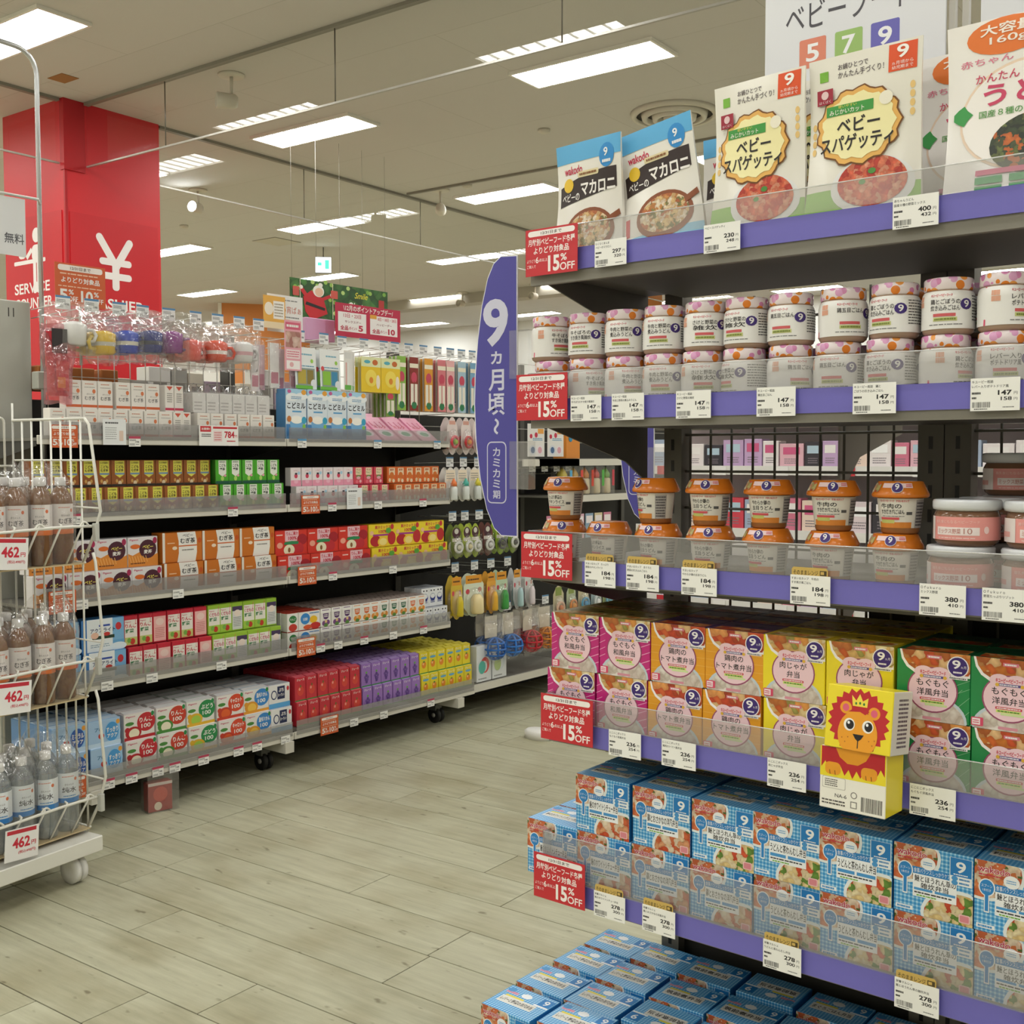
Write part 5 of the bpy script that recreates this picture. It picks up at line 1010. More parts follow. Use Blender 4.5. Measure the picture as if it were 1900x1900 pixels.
for y, sh, k, w_ in ((2.56, 0, 0, 'tea cartons on the top shelf'), (3.42, 0, 2, 'milk powder cartons'), (3.9, 0, 2, 'the first pink packets'), (4.33, 0, 2, 'the last pink packets'), (2.3, 1, 0, 'brown tea cartons'), (3.03, 1, 0, 'green tea cartons'), (3.6, 1, 0, 'pink and white cartons'), (3.9, 1, 1, 'red cartons with cream labels'), (4.22, 1, 0, 'orange cartons with cream labels'),
                     (2.32, 2, 1, 'dark badge tea packs'), (2.75, 2, 1, 'orange three packs'), (3.6, 2, 0, 'red apple juice packs'), (4.0, 2, 1, 'yellow mixed juice packs'), (2.42, 3, 1, 'light blue drink packs'), (2.62, 3, 1, 'red pouches'), (2.96, 3, 1, 'lime pouches'), (3.52, 3, 0, 'the wide blue badge pack'), (3.63, 3, 1, 'purple badge cartons'), (3.8, 3, 0, 'orange badge cartons'), (4.0, 3, 1, 'green badge cartons'), (4.22, 3, 0, 'the last orange badge cartons'),
                     (2.4, 4, 0, 'pale blue drink packs'), (2.5, 4, 0, 'the first apple packs'), (2.62, 4, 0, 'cut apple juice packs'), (2.7, 4, 0, 'apple packs with carrot tops'), (2.84, 4, 0, 'grape juice packs'), (3.02, 4, 0, 'carrot juice packs'), (3.12, 4, 0, 'citrus juice packs'), (3.28, 4, 1, 'yogurt drink packs'), (3.7, 4, 1, 'red juice cartons'), (3.9, 4, 1, 'purple juice cartons'), (4.24, 4, 0, 'yellow juice cartons')): ltag(y, sh, k, w_)
def ocard():
    g = G(); g.box(-.055, .055, 0, .001, 0, .085, M('#d2602e', .4)); p = P(front(0, .11, .085), .0004)
    p.rrect(.06, .82, .94, .96, .05, '#f6ece4').text('12/31日まで', .3, .85, .7, .93, '#5a3020', .01).text('よりどり対象品', .12, .54, .88, .68, W, .02).bars(.1, .72, .9, .78, 1, '#f0c8a8', .5, 2).bars(.06, .42, .94, .48, 1, '#f0c8a8', .4, 3)
    p.text('5', .08, .1, .24, .38, W, .03).text('%', .26, .26, .36, .38, W, .02).text('OFF', .25, .1, .44, .22, W, .01).text('10', .5, .1, .74, .38, W, .03).text('%', .76, .26, .86, .38, W, .02).text('OFF', .75, .1, .95, .22, W, .01); return g.mesh('sale_card'), p.mesh('card_print')
OC = ocard()
for y, sh, wh in ((2.26, 0, 'the top shelf by the end post'), (3.465, 1, 'the second shelf under pink cartons'), (2.24, 2, 'the third shelf behind the wire rack'), (3.44, 2, 'the third shelf under apple packs'), (3.43, 3, 'the fourth shelf under small cartons'), (2.25, 4, 'the bottom shelf behind the wire rack'), (3.54, 4, 'the bottom shelf under red cartons')):
    o = put(OC[0], 'sale_card', None, (XF + .008 + (.03 if sh == 4 else 0), y, LIPZ[sh] - .012), R(90), 'orange percent off card on the lip of ' + wh, 'sign card', 'orange sale cards'); put(OC[1], 'card_print', o)
o = put(OC[0], 'sale_sign', None, (-4.2, 2.492, 2.035), R(90), 'large orange five and ten percent off sign above hanging mugs', 'sign'); o.scale = (2.0, 2, 1.95); put(OC[1], 'sign_print', o)
g = G(); g.tube([(0, .004, -.12), (0, .004, 0)], .003, '#c8c6c0'); g.build('stem', o)
# 784 yen card, notes
g = G(); g.box(-.1, .1, 0, .001, 0, .085, M('#f4f2ee', .4)); o = g.build('price_card', None, (XF + .009, 2.96, LIPZ[0] + .0), R(90), label='white 784 yen price card with red headline under wrapped cartons', cat='price card')
p = P(front(0, .2, .085), .0003); p.rect(.03, .68, .3, .96, '#c83038').text('お買得!!', .06, .76, .27, .88, W, .02).rect(.35, .84, .97, .94, '#c83038').bars(.06, .42, .3, .6, 2, '#333333', .5, 3).text('784', .64, .38, .9, .72, '#c82838', .03).text('円', .91, .4, .97, .54, '#c82838', .01).bars(.7, .18, .92, .28, 1, '#c82838', .6, 4).rect(.36, .2, .58, .74, '#f0d8d8').bars(.38, .24, .56, .7, 4, '#d87a7c', .4, 5); p.build('card_print', o)
for y, sh, wh in ((2.47, 0, 'tea cartons on the top shelf'), (3.74, 1, 'pink and white cartons')):
    g = G(); g.box(-.05, .05, 0, .001, 0, .1, M('#eceeee', .4)); o = g.build('info_card', None, (XF + .008, y, LIPZ[sh] + .0), R(90), label='white information card with small print in front of ' + wh, cat='info card')
    p = P(front(0, .1, .1), .0003); p.bars(.1, .8, .7, .9, 1, '#555555', .6, 2).bars(.1, .2, .6, .7, 6, '#9a9a9a', .3, 3).rrect(.7, .15, .88, .55, .02, '#e0c8b8'); p.build('card_print', o)

# dropped juice pack in a clear case on the floor under the gondola
t = thing('dropped_pack', 'red apple juice pack in a clear case standing on the floor under the gondola', 'juice pack', (-3.93, 2.63, 0), R(78))
g = G(); g.box(-.05, .05, -.02, .03, .002, .12, M('#a02a28', .4), bev=.002); g.build('pack', t)
p = P(front(.02, .1, .12), .0004); p.ell(.5, .6, .3, .25, '#c84a3c').ell(.4, .2, .16, .14, '#e8d8c0').rect(0, .9, 1, 1, '#d8c8c0'); p.build('front_print', t)
g = G(); g.box(-.056, .075, -.03, .04, 0, .15, BLISTER); g.build('clear_case', t)
# goods of the far side, seen over the tea cartons through the wire grid
rb = random.Random(31); y = 2.78
while y < 4.5:
    w_ = rb.uniform(.08, .15); hh = rb.uniform(.1, .2); nm, c = rb.choice([('grey', '#a8a69e'), ('white', '#dedcd6'), ('silver', '#bcb8b2'), ('cream', '#d8cfbc'), ('lilac', '#b8a4b4')])
    g = G(); g.box(-.05, .05, -w_ / 2 + .003, w_ / 2 - .003, 0, hh, M(c, .5), bev=.002); o = g.build('stock_carton', None, (-4.48, y + w_ / 2, 1.665), label='plain ' + nm + ' stock carton behind the wire grid of the long gondola', cat='carton', group='plain stock cartons behind the grid')
    g = G(); g.box(.0501, .0508, -w_ * .3, w_ * .3, hh * .3, hh * .6, M('#8c8880', .6)); g.build('sticker', o); y += w_
g = G(); g.box(-4.58, -4.37, 2.2, 8.2, 1.64, 1.664, M('#55524c', .6)); g.build('top_deck', LG)

g = G(); g.box(-4.86, -4.42, 2.2, 8.2, .0, .2, M('#5a574f', .6)); g.build('rear_base', LG)  # unseen rear base and shelves, added to keep light from under the gondola
for z in (.55, .9, 1.25):
    g = G(); g.box(-4.86, -4.42, 2.2, 8.2, z, z + .03, M('#8c897f', .5)); g.build('rear_shelf', LG)
# ------------------------------------------------------------------ hooks and hanging goods on the long gondola
STEEL = M('#bdbab2', .3, .6)
def hook_meshes(L_):
    g = G(); g.tube([(-L_, 0, -.004), (0, 0, 0), (.006, 0, .008)], .0022, STEEL, 5); a = g.mesh('peg_hook')
    g = G(); g.tube([(-L_, 0, .03), (-.02, 0, .034), (0, 0, .03)], .002, M('#dedcd4', .4), 5); g.box(-.012, -.01, -.006, .02, .015, .06, M('#e6e4dc', .5)); b_ = g.mesh('tag_arm')
    g = G(); g.box(0, .0012, -.03, .03, .0, .052, M('#f0f0ee', .4)); c = g.mesh('hook_tag')
    p = P(lambda u, v, l: (.0012 + l, (u - .5) * .06, v * .052), .0003); p.rect(0, .84, 1, 1, '#5a8ab4').bars(.08, .5, .7, .74, 3, '#6a6a6a', .5, 2).text('598', .6, .3, .9, .46, '#333333', .02).bars(.08, .12, .5, .34, 2, '#777777', .5, 5); d = p.mesh('tag_print')
    return a, b_, c, d
HK = hook_meshes(.24)
def hook(y, z, x, what, hdr=True):
    o = thing('peg_hook', 'steel peg hook with a white price tag holding ' + what, 'peg hook', (x, y, z), R(rl.uniform(-3, 3)), 'peg hooks on the long gondola')
    put(HK[0], 'hook_rod', o); put(HK[1], 'tag_arm', o); t = put(HK[2], 'hook_tag', o, (0, .008, .012)); put(HK[3], 'tag_print', t)
def bagm(w_, h_, th, seed, mat=BAG):
    r_ = random.Random(seed); a = [r_.uniform(0, 6) for _ in range(6)]; g = G()
    for s_ in (-1, 1):
        def f(u, v, s_=s_):
            e = (1 - abs(2 * u - 1) ** 2.5) * (1 - abs(2 * v - .75) ** 3 if v > .05 else .3); e = max(e, 0)
            return ((u - .5) * w_ * (.75 + .25 * math.sin(math.pi * min(1, (1 - v) * 1.6 + .1))), s_ * (th * .5 * e + .0015) + .004 * math.sin(7 * u + a[0] + 5 * v), v * h_ + .004 * math.sin(9 * u + a[1]))
        g.grid((lambda u, v, f=f: f(u, v)) if s_ < 0 else (lambda u, v, f=f: f(1 - u, v)), 12, 12, mat)
    return g
def mug(y, z, col, label, hcol=None, band=None, n=2):
    for r in range(n):
        t = thing('baby_mug', label if r == 0 else label + ', second on its hook', 'mug', (-3.985 - r * .075, y + rl.uniform(-.01, .01), z), R(90 + rl.uniform(-18, 18)), 'bagged baby mugs on hooks'); t.scale = (1.25, 1.25, 1.2)
        g = G(); g.lathe([(.028, 0), (.034, .004), (.038, .062), (.036, .066), (.02, .074), (.008, .076)], M(col, .25), 20, (0, 0, .02)); b_ = g.build('cup', t)
        for s_ in (-1, 1):
            g = G(); g.tube([(s_ * .036, 0, .07), (s_ * .055, 0, .072), (s_ * .065, 0, .055), (s_ * .058, 0, .036), (s_ * .035, 0, .034)], .006, M(hcol or col, .25), 8); g.build('handle', t)
        if band:
            g = G(); g.lathe([(.0345, .028), (.0368, .05)], M(band, .3), 20, (0, 0, .008), caps=False); g.build('band', t)
        g = bagm(.165, .17, .1, int(y * 100) + r); g.build('bag', t, (0, 0, -.01))
for y, z, c, l, h, b_ in ((2.335, 1.83, '#ecebe8', 'white mug in a clear bag beside the pink toy pack', None, None), (2.452, 1.805, '#e4bc34', 'yellow mug in a clear bag next to the white mug', '#e8c84c', '#c8c4b8'), (2.56, 1.815, '#2848b8', 'bright blue mug in a clear bag', '#2848b8', '#d8d4c4'), (2.672, 1.825, '#22307c', 'navy mug with wide handles in a clear bag', '#22307c', '#3a3a4c'),
                          (2.76, 1.83, '#8c3a8c', 'purple mug in a clear bag', None, None), (2.845, 1.805, '#e45a50', 'coral mug in a clear bag', '#e87a6c', None), (2.985, 1.81, '#e04824', 'orange red mug in a clear bag', None, '#e8d8d0'), (3.122, 1.815, '#e9e7e6', 'white mug in a clear bag next to the leaflet', '#e0dede', '#d8a8b0')):
    mug(y, z, c, l, h, b_)
for y, w_ in ((2.325, 'the white mug'), (2.445, 'the yellow mug'), (2.566, 'the bright blue mug'), (2.673, 'the navy mug'), (2.796, 'the coral mug'), (2.929, 'the orange red mug'), (3.042, 'the white mug by the leaflet'), (3.157, 'pale bagged packs'), (3.264, 'pale bagged packs by the leaflet')): hook(y, 1.985, -4.06, w_)
# red toy pack at the end
t = thing('bagged_bib', 'red and pink bib folded in a clear bag beside the silver pole', 'bib pack', (-3.98, 2.262, 1.66), R(90))
g = G(); g.grid(lambda u, v: ((u - .5) * .09, -.012 * math.sin(math.pi * u) + .004 * math.sin(20 * u), v * .24), 10, 8, M('#c82434', .5)); g.build('bib', t)
g = G(); g.box(-.03, .03, -.018, -.014, .16, .25, '#2c2426'); g.build('header', t); g = G(); g.box(-.015, .035, -.016, -.0145, .02, .13, '#d83828'); g.box(-.01, .02, -.0172, -.016, .03, .07, '#f0b43c'); g.build('printed_card', t)
g = bagm(.15, .3, .06, 3, clear('pink_bag', tint='#f6d4d8', milk=.18, milkcol='#e8a0a8', gloss=.5, rough=.1, bump=.9, bscale=30)); g.build('bag', t, (0, 0, -.03))
# brown parcels behind the grid
for k, (y, w_) in enumerate(((2.43, .12), (2.555, .13), (2.69, .08))):
    g = G(); g.box(-.06, .06, -w_ / 2, w_ / 2, 0, .1, M('#b0682c', .6), bev=.004); g.build('brown_parcel', None, (-4.38, y, 1.7), label='brown cardboard parcel behind the wire grid over tea cartons' if k else 'brown cardboard parcel nearest the pole behind the wire grid'.replace('nearest', 'next to'), cat='parcel', group='brown parcels behind the grid')
for k in range(3): pass
# pale bagged packs 3.1 - 3.45
for k in range(5):
    t = thing('bagged_pack', 'pale bagged item with pink card hanging beside the pink leaflet', 'hanging pack', (-4.0 - .03 * (k % 2), 3.2 + k * .055, 1.72 + .01 * (k % 3)), R(90 + rl.uniform(-10, 10)), 'pale bagged packs by the leaflet')
    g = G(); g.box(-.025, .025, -.002, .002, .0, .2, M(['#e6dcdc', '#d8b4bc', '#e8e6e4'][k % 3], .4)); g.box(-.02, .02, -.0025, -.002, .02, .07, M('#c07a8c', .4)); g.build('card', t)
    g = bagm(.075, .22, .035, 40 + k); g.build('bag', t)
# leaflet, posters
def flat(name, loc, w_, h_, base, dress, label, cat, rz=90, tilt=0):
    g = G(); g.box(-w_ / 2, w_ / 2, 0, .0015, 0, h_, M(base, .4)); o = g.build(name, None, loc, R(rz), label=label, cat=cat); o.rotation_euler = (R(tilt), 0, R(rz))
    if dress: p = P(front(0, w_, h_), .0004); dress(p); p.build('print', o)
    return o
flat('leaflet', (-3.965, 3.39, 1.82), .098, .225, '#e8a8b4', lambda p: p.rect(.06, .82, .94, .96, '#d8607c').bars(.12, .85, .88, .93, 1, W, .6, 2).rect(.06, .46, .94, .78, food(['#e8c4b4', '#d8a89c', '#f0d8cc', '#c89088'], 30)).rect(.1, .24, .9, .42, '#f4e0e0').bars(.14, .26, .86, .4, 3, '#d8607c', .4, 3).rect(.1, .03, .9, .2, '#f6f0ee').ell(.4, .12, .12, .05, '#e8b4b8'), 'pink leaflet with a photograph and text hanging over the bagged packs', 'leaflet')
flat('poster', (-4.2, 3.545, 2.02), .215, .175, '#eceae6', lambda p: p.bars(.1, .84, .9, .9, 1, '#888888', .5, 2).text('い宵ばぁ', .4, .52, .95, .72, '#c87868', .005).bars(.5, .38, .9, .46, 1, '#888888', .4, 3).rect(.42, .1, .62, .36, '#d8b878').bars(.7, .1, .95, .3, 3, '#aaaaaa', .4, 4), 'white poster with soft red lettering standing on the long gondola', 'poster')
flat('poster', (-4.17, 3.455, 2.03), .13, .15, '#eab04c', lambda p: p.ell(.25, .6, .2, .2, '#f6ecd8').rect(.45, .3, .95, .85, '#f4f0e8').bars(.5, .35, .9, .8, 5, '#a89a80', .4, 3).rect(0, 0, 1, .2, '#ecd8b0'), 'small yellow poster with speech bubble overlapping the white poster', 'poster')
g = G(); g.box(0, .19, 0, .12, 0, .11, M('#d8a4c8', .4), bev=.003); g.build('pink_box', None, (-4.22, 3.69, 2.0), R(90), label='plain pink box on top of the long gondola below the banner', cat='box')
def d_point(p):
    p.text('\\12月のポイントアップデー/', .12, .78, .88, .96, W, .02)
    p.rect(.04, .16, .46, .74, '#f4f0ee').rect(.52, .16, .95, .74, '#f4f0ee').text('13日・23日', .12, .58, .38, .7, '#c02848', .01).text('サンクスデー', .14, .42, .38, .5, '#8a3040', .01).text('全品', .07, .2, .19, .34, '#c02848', .03).text('ポイント', .2, .22, .32, .32, '#c02848', .01).text('5', .34, .2, .41, .38, '#c02848', .04).rect(.52, .64, .62, .76, '#e8a83c').text('8日・18日・28日', .64, .6, .93, .7, '#c02848', .01).text('ハッピーデー', .62, .44, .86, .52, '#8a3040', .01).text('全品', .55, .2, .67, .34, '#c02848', .03).text('ポイント', .68, .22, .78, .32, '#c02848', .01).text('10', .8, .2, .91, .38, '#c02848', .04)
flat('point_sign', (-4.15, 4.045, 2.025), .456, .165, '#c02448', d_point, 'crimson december point day sign standing on the long gondola', 'sign')
# header packs with green boxes
def d_hp(c1, c2):
    def d(p): p.rect(0, 0, 1, .58, '#e6eef0').poly([(.08, .08), (.92, .08), (.92, .5), (.08, .5)], '#8c9a94').rect(.12, .12, .5, .46, c1).rect(.55, .12, .85, .46, c2).ell(.85, .14, .14, .1, '#e4e8ea').rect(0, 0, .8, .08, '#6cbc3c').ell(.12, .52, .08, .06, '#d84a4c').bars(.3, .8, .85, .86, 1, '#7ab4c8', .6, 2).ell(.8, .68, .07, .05, '#9ccc4c').bars(.2, .53, .9, .57, 1, '#5a94b0', .6, 3)
    return d
for k, (y, a, b_) in enumerate(((3.475, '#b8a43c', '#8a7a34'), (3.625, '#8cc43c', '#3a8ab0'))):
    for r in range(2):
        flat('feeding_set', (-3.975 - .05 * r, y + .01 * r, 1.742), .135, .19, '#eef0ee', d_hp(a, b_), ('boxed feeding set with yellow cups' if k == 0 else 'boxed feeding set with green cups') + (' and white hanging header' if r == 0 else ' in second place on its hook'), 'feeding set', 90 + 4, -2)
hook(3.475, 1.95, -4.03, 'the yellow feeding set'); hook(3.625, 1.95, -4.03, 'the green feeding set')
for k in range(3): flat('straw_pack', (-3.97 - .02 * k, 3.73 + k * .028, 1.745), .05, .19, '#e8e6e0', lambda p: p.rect(.2, .1, .35, .7, '#e0a8a0').rect(.5, .1, .62, .7, '#f0f0ec').rect(.1, .02, .9, .14, '#6cb84c').rect(.1, .8, .9, .95, '#dcdcd8'), 'slim straw pack with green base hanging beside the feeding sets', 'straw pack').__setitem__('group', 'straw packs')
for k in range(2):
    for r in range(3):
        flat('yellow_bib_pack', (-3.972 - .03 * r, 3.885 + k * .135 + .008 * r, 1.745), .132, .17, '#ecc828' if r != 1 else '#e6e2c0', lambda p: p.rect(0, .72, 1, 1, '#e4e8b4').ell(.7, .85, .14, .08, '#c86a2c').ell(.3, .86, .16, .05, '#5ab0c0').ell(.5, .4, .3, .24, '#f4dc5c').ell(.5, .34, .1, .09, '#e08a24').ell(.85, .3, .1, .2, '#f2e4d0'), 'yellow bib pack hanging over the pink packets' + [', first on its hook', ', second on its hook', ', third on its hook'][r], 'bib pack').__setitem__('group', 'yellow bib packs')
for y in (3.74, 3.885, 4.02, 4.1, 4.2, 4.31): hook(y, 1.945, -4.03, {3.74: 'straw packs', 3.885: 'the first yellow bib packs', 4.02: 'the second yellow bib packs', 4.1: 'green spoon cards', 4.2: 'brown spoon cards', 4.31: 'orange spoon cards'}[y])
def d_card(c): 
    def d(p): p.rect(0, .8, 1, .88, '#f0e8d0').ell(.5, .62, .34, .1, '#c8445c').rect(.1, .1, .9, .5, '#ece4d4').ell(.5, .1, .3, .07, '#2c7a4c').rect(.45, .15, .55, .55, c)
    return d
for y0, c, nm, n in ((4.02, '#7a9a3c', 'dark green', 8), (4.1, '#8cb84c', 'green', 5), (4.19, '#8a2c20', 'brown', 6), (4.3, '#e09a2c', 'orange', 6), (4.4, '#d87a80', 'pink', 5), (4.47, '#e8b0b0', 'pale pink', 4), (4.56, '#a8c4d4', 'pale blue', 4), (4.66, '#7aa8c8', 'sky blue', 4), (4.78, '#c8d8dc', 'grey blue', 4)):
    for k in range(n):
        flat('spoon_card', (-3.975 - .018 * k, y0 + .004 * k, 1.665 if y0 > 4.05 else 1.63), .062, .27 if y0 > 4.05 else .16, c if k % 2 == 0 else '#d8d2c4', d_card(c) if k == 0 else None, 'long ' + nm + ' spoon card hanging in a row on a hook' + (' at the front' if k == 0 else ''), 'spoon card').__setitem__('group', nm + ' spoon cards on one hook')
for y in (4.42, 4.52, 4.61, 4.7, 4.8): hook(y, 1.945, -4.03, 'spoon cards above the third bay')
# third bay: blister packs in rows
def blister(name, loc, w_, h_, card, dress, inner, label, cat, group, n=2, step=.05, rz=90):
    for r in range(n):
        t = thing(name, label if r == 0 else label + ', next one behind', cat, (loc[0] - step * r, loc[1] + .006 * r, loc[2]), R(rz + rl.uniform(-5, 5)), group)
        p = P(front(0, w_, h_), .0004); g = G()
        pts = [(w_ / 2 * math.cos(a) if abs(math.cos(a)) < .8 else math.copysign(w_ / 2, math.cos(a)), h_ / 2 + h_ / 2 * math.sin(a)) for a in [2 * math.pi * i / 24 for i in range(24)]]
        g.prism(pts, 'y', 0, .0015, M(card, .4)); g.build('backing_card', t)
        if r == 0:
            dress(p); p.build('print', t)
        inner(t, w_, h_)
        g = G(); g.ball((0, -.006, h_ * .36), w_ * .46, .03, h_ * .33, BLISTER, 14, 8); g.build('blister', t)
def in_ring(c1, c2):
    def f(t, w_, h_):
        g = G(); g.tube([(.03 * math.cos(2 * math.pi * i / 14) * w_ / .09, -.018, h_ * .34 + .03 * math.sin(2 * math.pi * i / 14) * w_ / .09) for i in range(14)], .008, M(c1, .3), 8, True); g.build('ring', t)
        g = G(); g.ball((0, -.022, h_ * .34), w_ * .16, .014, w_ * .18, M(c2, .3)); g.build('knob', t)
    return f
for k, (y, c, c2) in enumerate(((4.47, '#d83a4c', '#9cc43c'), (4.58, '#c82c34', '#e8942c'), (4.68, '#e04834', '#c82c4c'))):
    blister('teether', (-3.965, y, 1.44), .085, .2, '#e6d8d4', lambda p: p.rect(-.0 + .2, .8, .8, .9, '#d8a090'), in_ring(c, c2), ['red and green rattle in a blister pack on the upper hook row', 'dark red rattle in a blister pack on the upper hook row', 'orange red rattle in a blister pack next to the purple banner'][k], 'rattle', 'rattle blister packs')
hook(4.52, 1.66, -4.0, 'the rattle packs'); 
def in_bottle(c):
    def f(t, w_, h_):
        g = G(); g.lathe([(.018, 0), (.02, .004), (.02, .06), (.014, .075)], M('#dfe4e0', .2), 14, (0, -.024, .012)); g.build('bottle', t)
        g = G(); g.lathe([(.017, 0), (.017, .018), (.008, .03), (.004, .04)], M(c, .3), 14, (0, -.024, .085)); g.build('teat', t)
    return f
for k, (y, c) in enumerate(((4.455, '#e87a3c'), (4.55, '#4ab4a4'), (4.65, '#d8cc3c'), (4.75, '#d8a4b4'))):
    blister('bottle_pack', (-3.965, y, 1.19), .085, .185, '#e8e4dc', lambda p: p.rect(.1, .6, .9, .92, '#f0e0c8').bars(.15, .65, .85, .85, 3, '#a8a29a', .4, 2), in_bottle(c), ['orange', 'teal', 'yellow', 'pink'][k] + ' topped bottle in a hanging card pack', 'bottle pack', 'bottle card packs')
for y, z, w_ in ((4.48, 1.365, 'the orange topped bottle'), (4.59, 1.365, 'the teal topped bottle'), (4.71, 1.365, 'the yellow topped bottle')): hook(y, z, -4.0, w_)
for k, (y, c, c2) in enumerate(((4.5, '#7a8a3c', '#ece8d0'), (4.585, '#b8c84c', '#f0e4b0'), (4.655, '#a8bc3c', '#dfe0dc'), (4.76, '#6a3a34', '#ecebe8'), (4.87, '#9cbc34', '#2c2c2c'), (4.98, '#8ca834', '#38343a'))):
    blister('pacifier_pack', (-3.965, y, .885), .078, .185, c, lambda p: p.ell(.5, .75, .4, .16, '#4c2430').ell(.5, .8, .2, .08, '#d8d4c8').rect(.1, .5, .9, .6, '#e4ddd0'), in_ring('#e6e6e0' if k != 4 else '#44444a', c2), ['olive', 'lime', 'pale lime', 'maroon', 'green', 'leaf green'][k] + ' oval pacifier pack on the middle hook row', 'pacifier pack', 'oval pacifier packs')
for y, w_ in ((4.5, 'the olive pacifier pack'), (4.6, 'the lime pacifier pack'), (4.72, 'the maroon pacifier pack'), (4.85, 'the green pacifier packs')): hook(y, 1.075, -4.0, w_)
def in_tall(c):
    def f(t, w_, h_):
        g = G(); g.lathe([(w_ * .2, 0), (w_ * .24, .01), (w_ * .22, h_ * .35), (w_ * .12, h_ * .45)], M(c, .25), 14, (0, -.025, .02)); g.build('bottle', t)
    return f
for k, (y, w_, c, b_) in enumerate(((4.5, .085, '#d8b83c', '#d8c02c'), (4.64, .16, '#dde4cc', '#ecd9a4'), (4.79, .08, '#e8a83c', '#e8b23c'), (4.88, .1, '#c4d8b8', '#44a04c'), (5.02, .075, '#d4d4d4', '#b4d4d8'), (5.13, .075, '#dcdcd8', '#e8dce0'))):
    blister('training_cup_pack', (-3.965, y, .56), w_, .235, c, lambda p: p.rect(.1, .78, .9, .97, '#e29a2c').bars(.2, .84, .8, .9, 1, '#5a3a1c', .6, 2).ell(.2, .6, .1, .06, '#d84858').ell(.8, .62, .1, .06, '#c88a7c'), in_tall(b_), ['yellow', 'wide cream', 'amber', 'green', 'grey', 'white'][k] + ' training cup pack with orange header on the lower hook row', 'training cup pack', 'training cup packs')
for y, w_ in ((4.52, 'the yellow training cup'), (4.68, 'the wide cream training cup'), (4.82, 'the amber training cup'), (4.97, 'the green training cup')): hook(y, .8, -4.0, w_)
def ballbag(y, c, label, n=2):
    for r in range(n):
        t = thing('ball_toy_pack', label if r == 0 else label + ', next one behind', 'ball toy', (-3.96 - .08 * r, y + .01 * r, .3), R(90 + rl.uniform(-8, 8)), 'openwork ball toys in bags'); mm = M(c, .3)
        g = G()
        for k in range(3):
            for s_ in (0, 1):
                an = k * math.pi / 3; g.tube([(.06 * math.cos(2 * math.pi * i / 16) * (math.cos(an) if s_ == 0 else 1) * (1 if s_ == 0 else math.sqrt(max(0, 1 - ((k - 1) * .55) ** 2))), -.03 + .06 * (math.cos(2 * math.pi * i / 16) * math.sin(an) if s_ == 0 else math.sin(2 * math.pi * i / 16) * math.sqrt(max(0, 1 - ((k - 1) * .55) ** 2))), .07 + (.06 * math.sin(2 * math.pi * i / 16) if s_ == 0 else (k - 1) * .033)) for i in range(16)], .006, mm, 6, True)
        g.build('lattice_ball', t); g = G(); g.box(-.05, .05, 0, .0015, .13, .25, M('#d8cdb8', .5)); g.build('header_card', t)
        g = bagm(.17, .27, .11, 70 + r + int(y * 10)); g.build('bag', t, (0, -.02, -.01))
ballbag(4.78, '#2a6cc0', 'blue openwork ball toy in a clear bag on the lowest hook row'); ballbag(4.93, '#2f78cc', 'blue openwork ball toy with red beads on the lowest hook row'); ballbag(5.11, '#c82434', 'red openwork ball toy in a clear bag on the lowest hook row'); ballbag(5.27, '#e08a24', 'orange openwork ball toy in a clear bag on the lowest hook row')
for y, w_ in ((4.94, 'blue ball toys'), (5.14, 'red ball toys'), (5.3, 'orange ball toys')): hook(y, .55, -3.98, w_)
for k, (y, c) in enumerate(((4.715, '#5ab8a8'), (4.85, '#b8cc8c'))):
    t = thing('gift_pack', ('white gift pack with red and teal ring toy' if k == 0 else 'white gift pack with green and purple toy') + ' on the third bay shelf', 'gift pack', (-3.955, y, .195), R(90))
    g = G(); g.box(-.062, .062, 0, .05, 0, .2, M('#dfe2e4', .4), bev=.003); g.build('carton', t); p = P(front(0, .124, .2), .0004); p.ell(.55, .45, .3, .22, '#d85a54' if k == 0 else '#d4dce0').ell(.5, .42, .2, .15, '#dfe2e4').ell(.35, .4, .24, .18, c).ell(.8, .8, .08, .06, '#3a4a9c').bars(.1, .05, .7, .12, 1, '#9a9a9a', .5, 2); p.build('print', t)
# fourth bay goods seen past the gondola end
for k in range(2):
    for r in range(1):
        flat('pacifier_card', (-3.965, 5.2 + .19 * k, 1.43), .16, .19, '#e8e6e2', lambda p: p.ell(.2, .62, .08, .07, '#c82c4c').ell(.5, .66, .09, .08, '#c82c4c').rect(.6, .7, .95, .85, '#e8a44c').bars(.3, .48, .9, .58, 2, '#5a9ac0', .5, 2).ell(.3, .2, .2, .15, '#d8dce4').ell(.3, .2, .12, .1, '#4a6a94').ell(.72, .2, .2, .15, '#ece4e8').ell(.72, .2, .12, .1, '#e0a8b4'), 'white pacifier card with heart shaped soothers on the upper shelf' + (' beside the orange carton' if k else ''), 'pacifier card')
g = G(); g.box(-.07, .07, 0, .1, 0, .2, M('#dc8a34', .4), bev=.002); g.ball((-.03, -.002, .12), .02, .004, .02, M('#3a94c0')); g.build('orange_carton', None, (-3.965, 5.57, 1.418), R(90), label='plain orange carton on the upper shelf of the fourth bay', cat='carton')
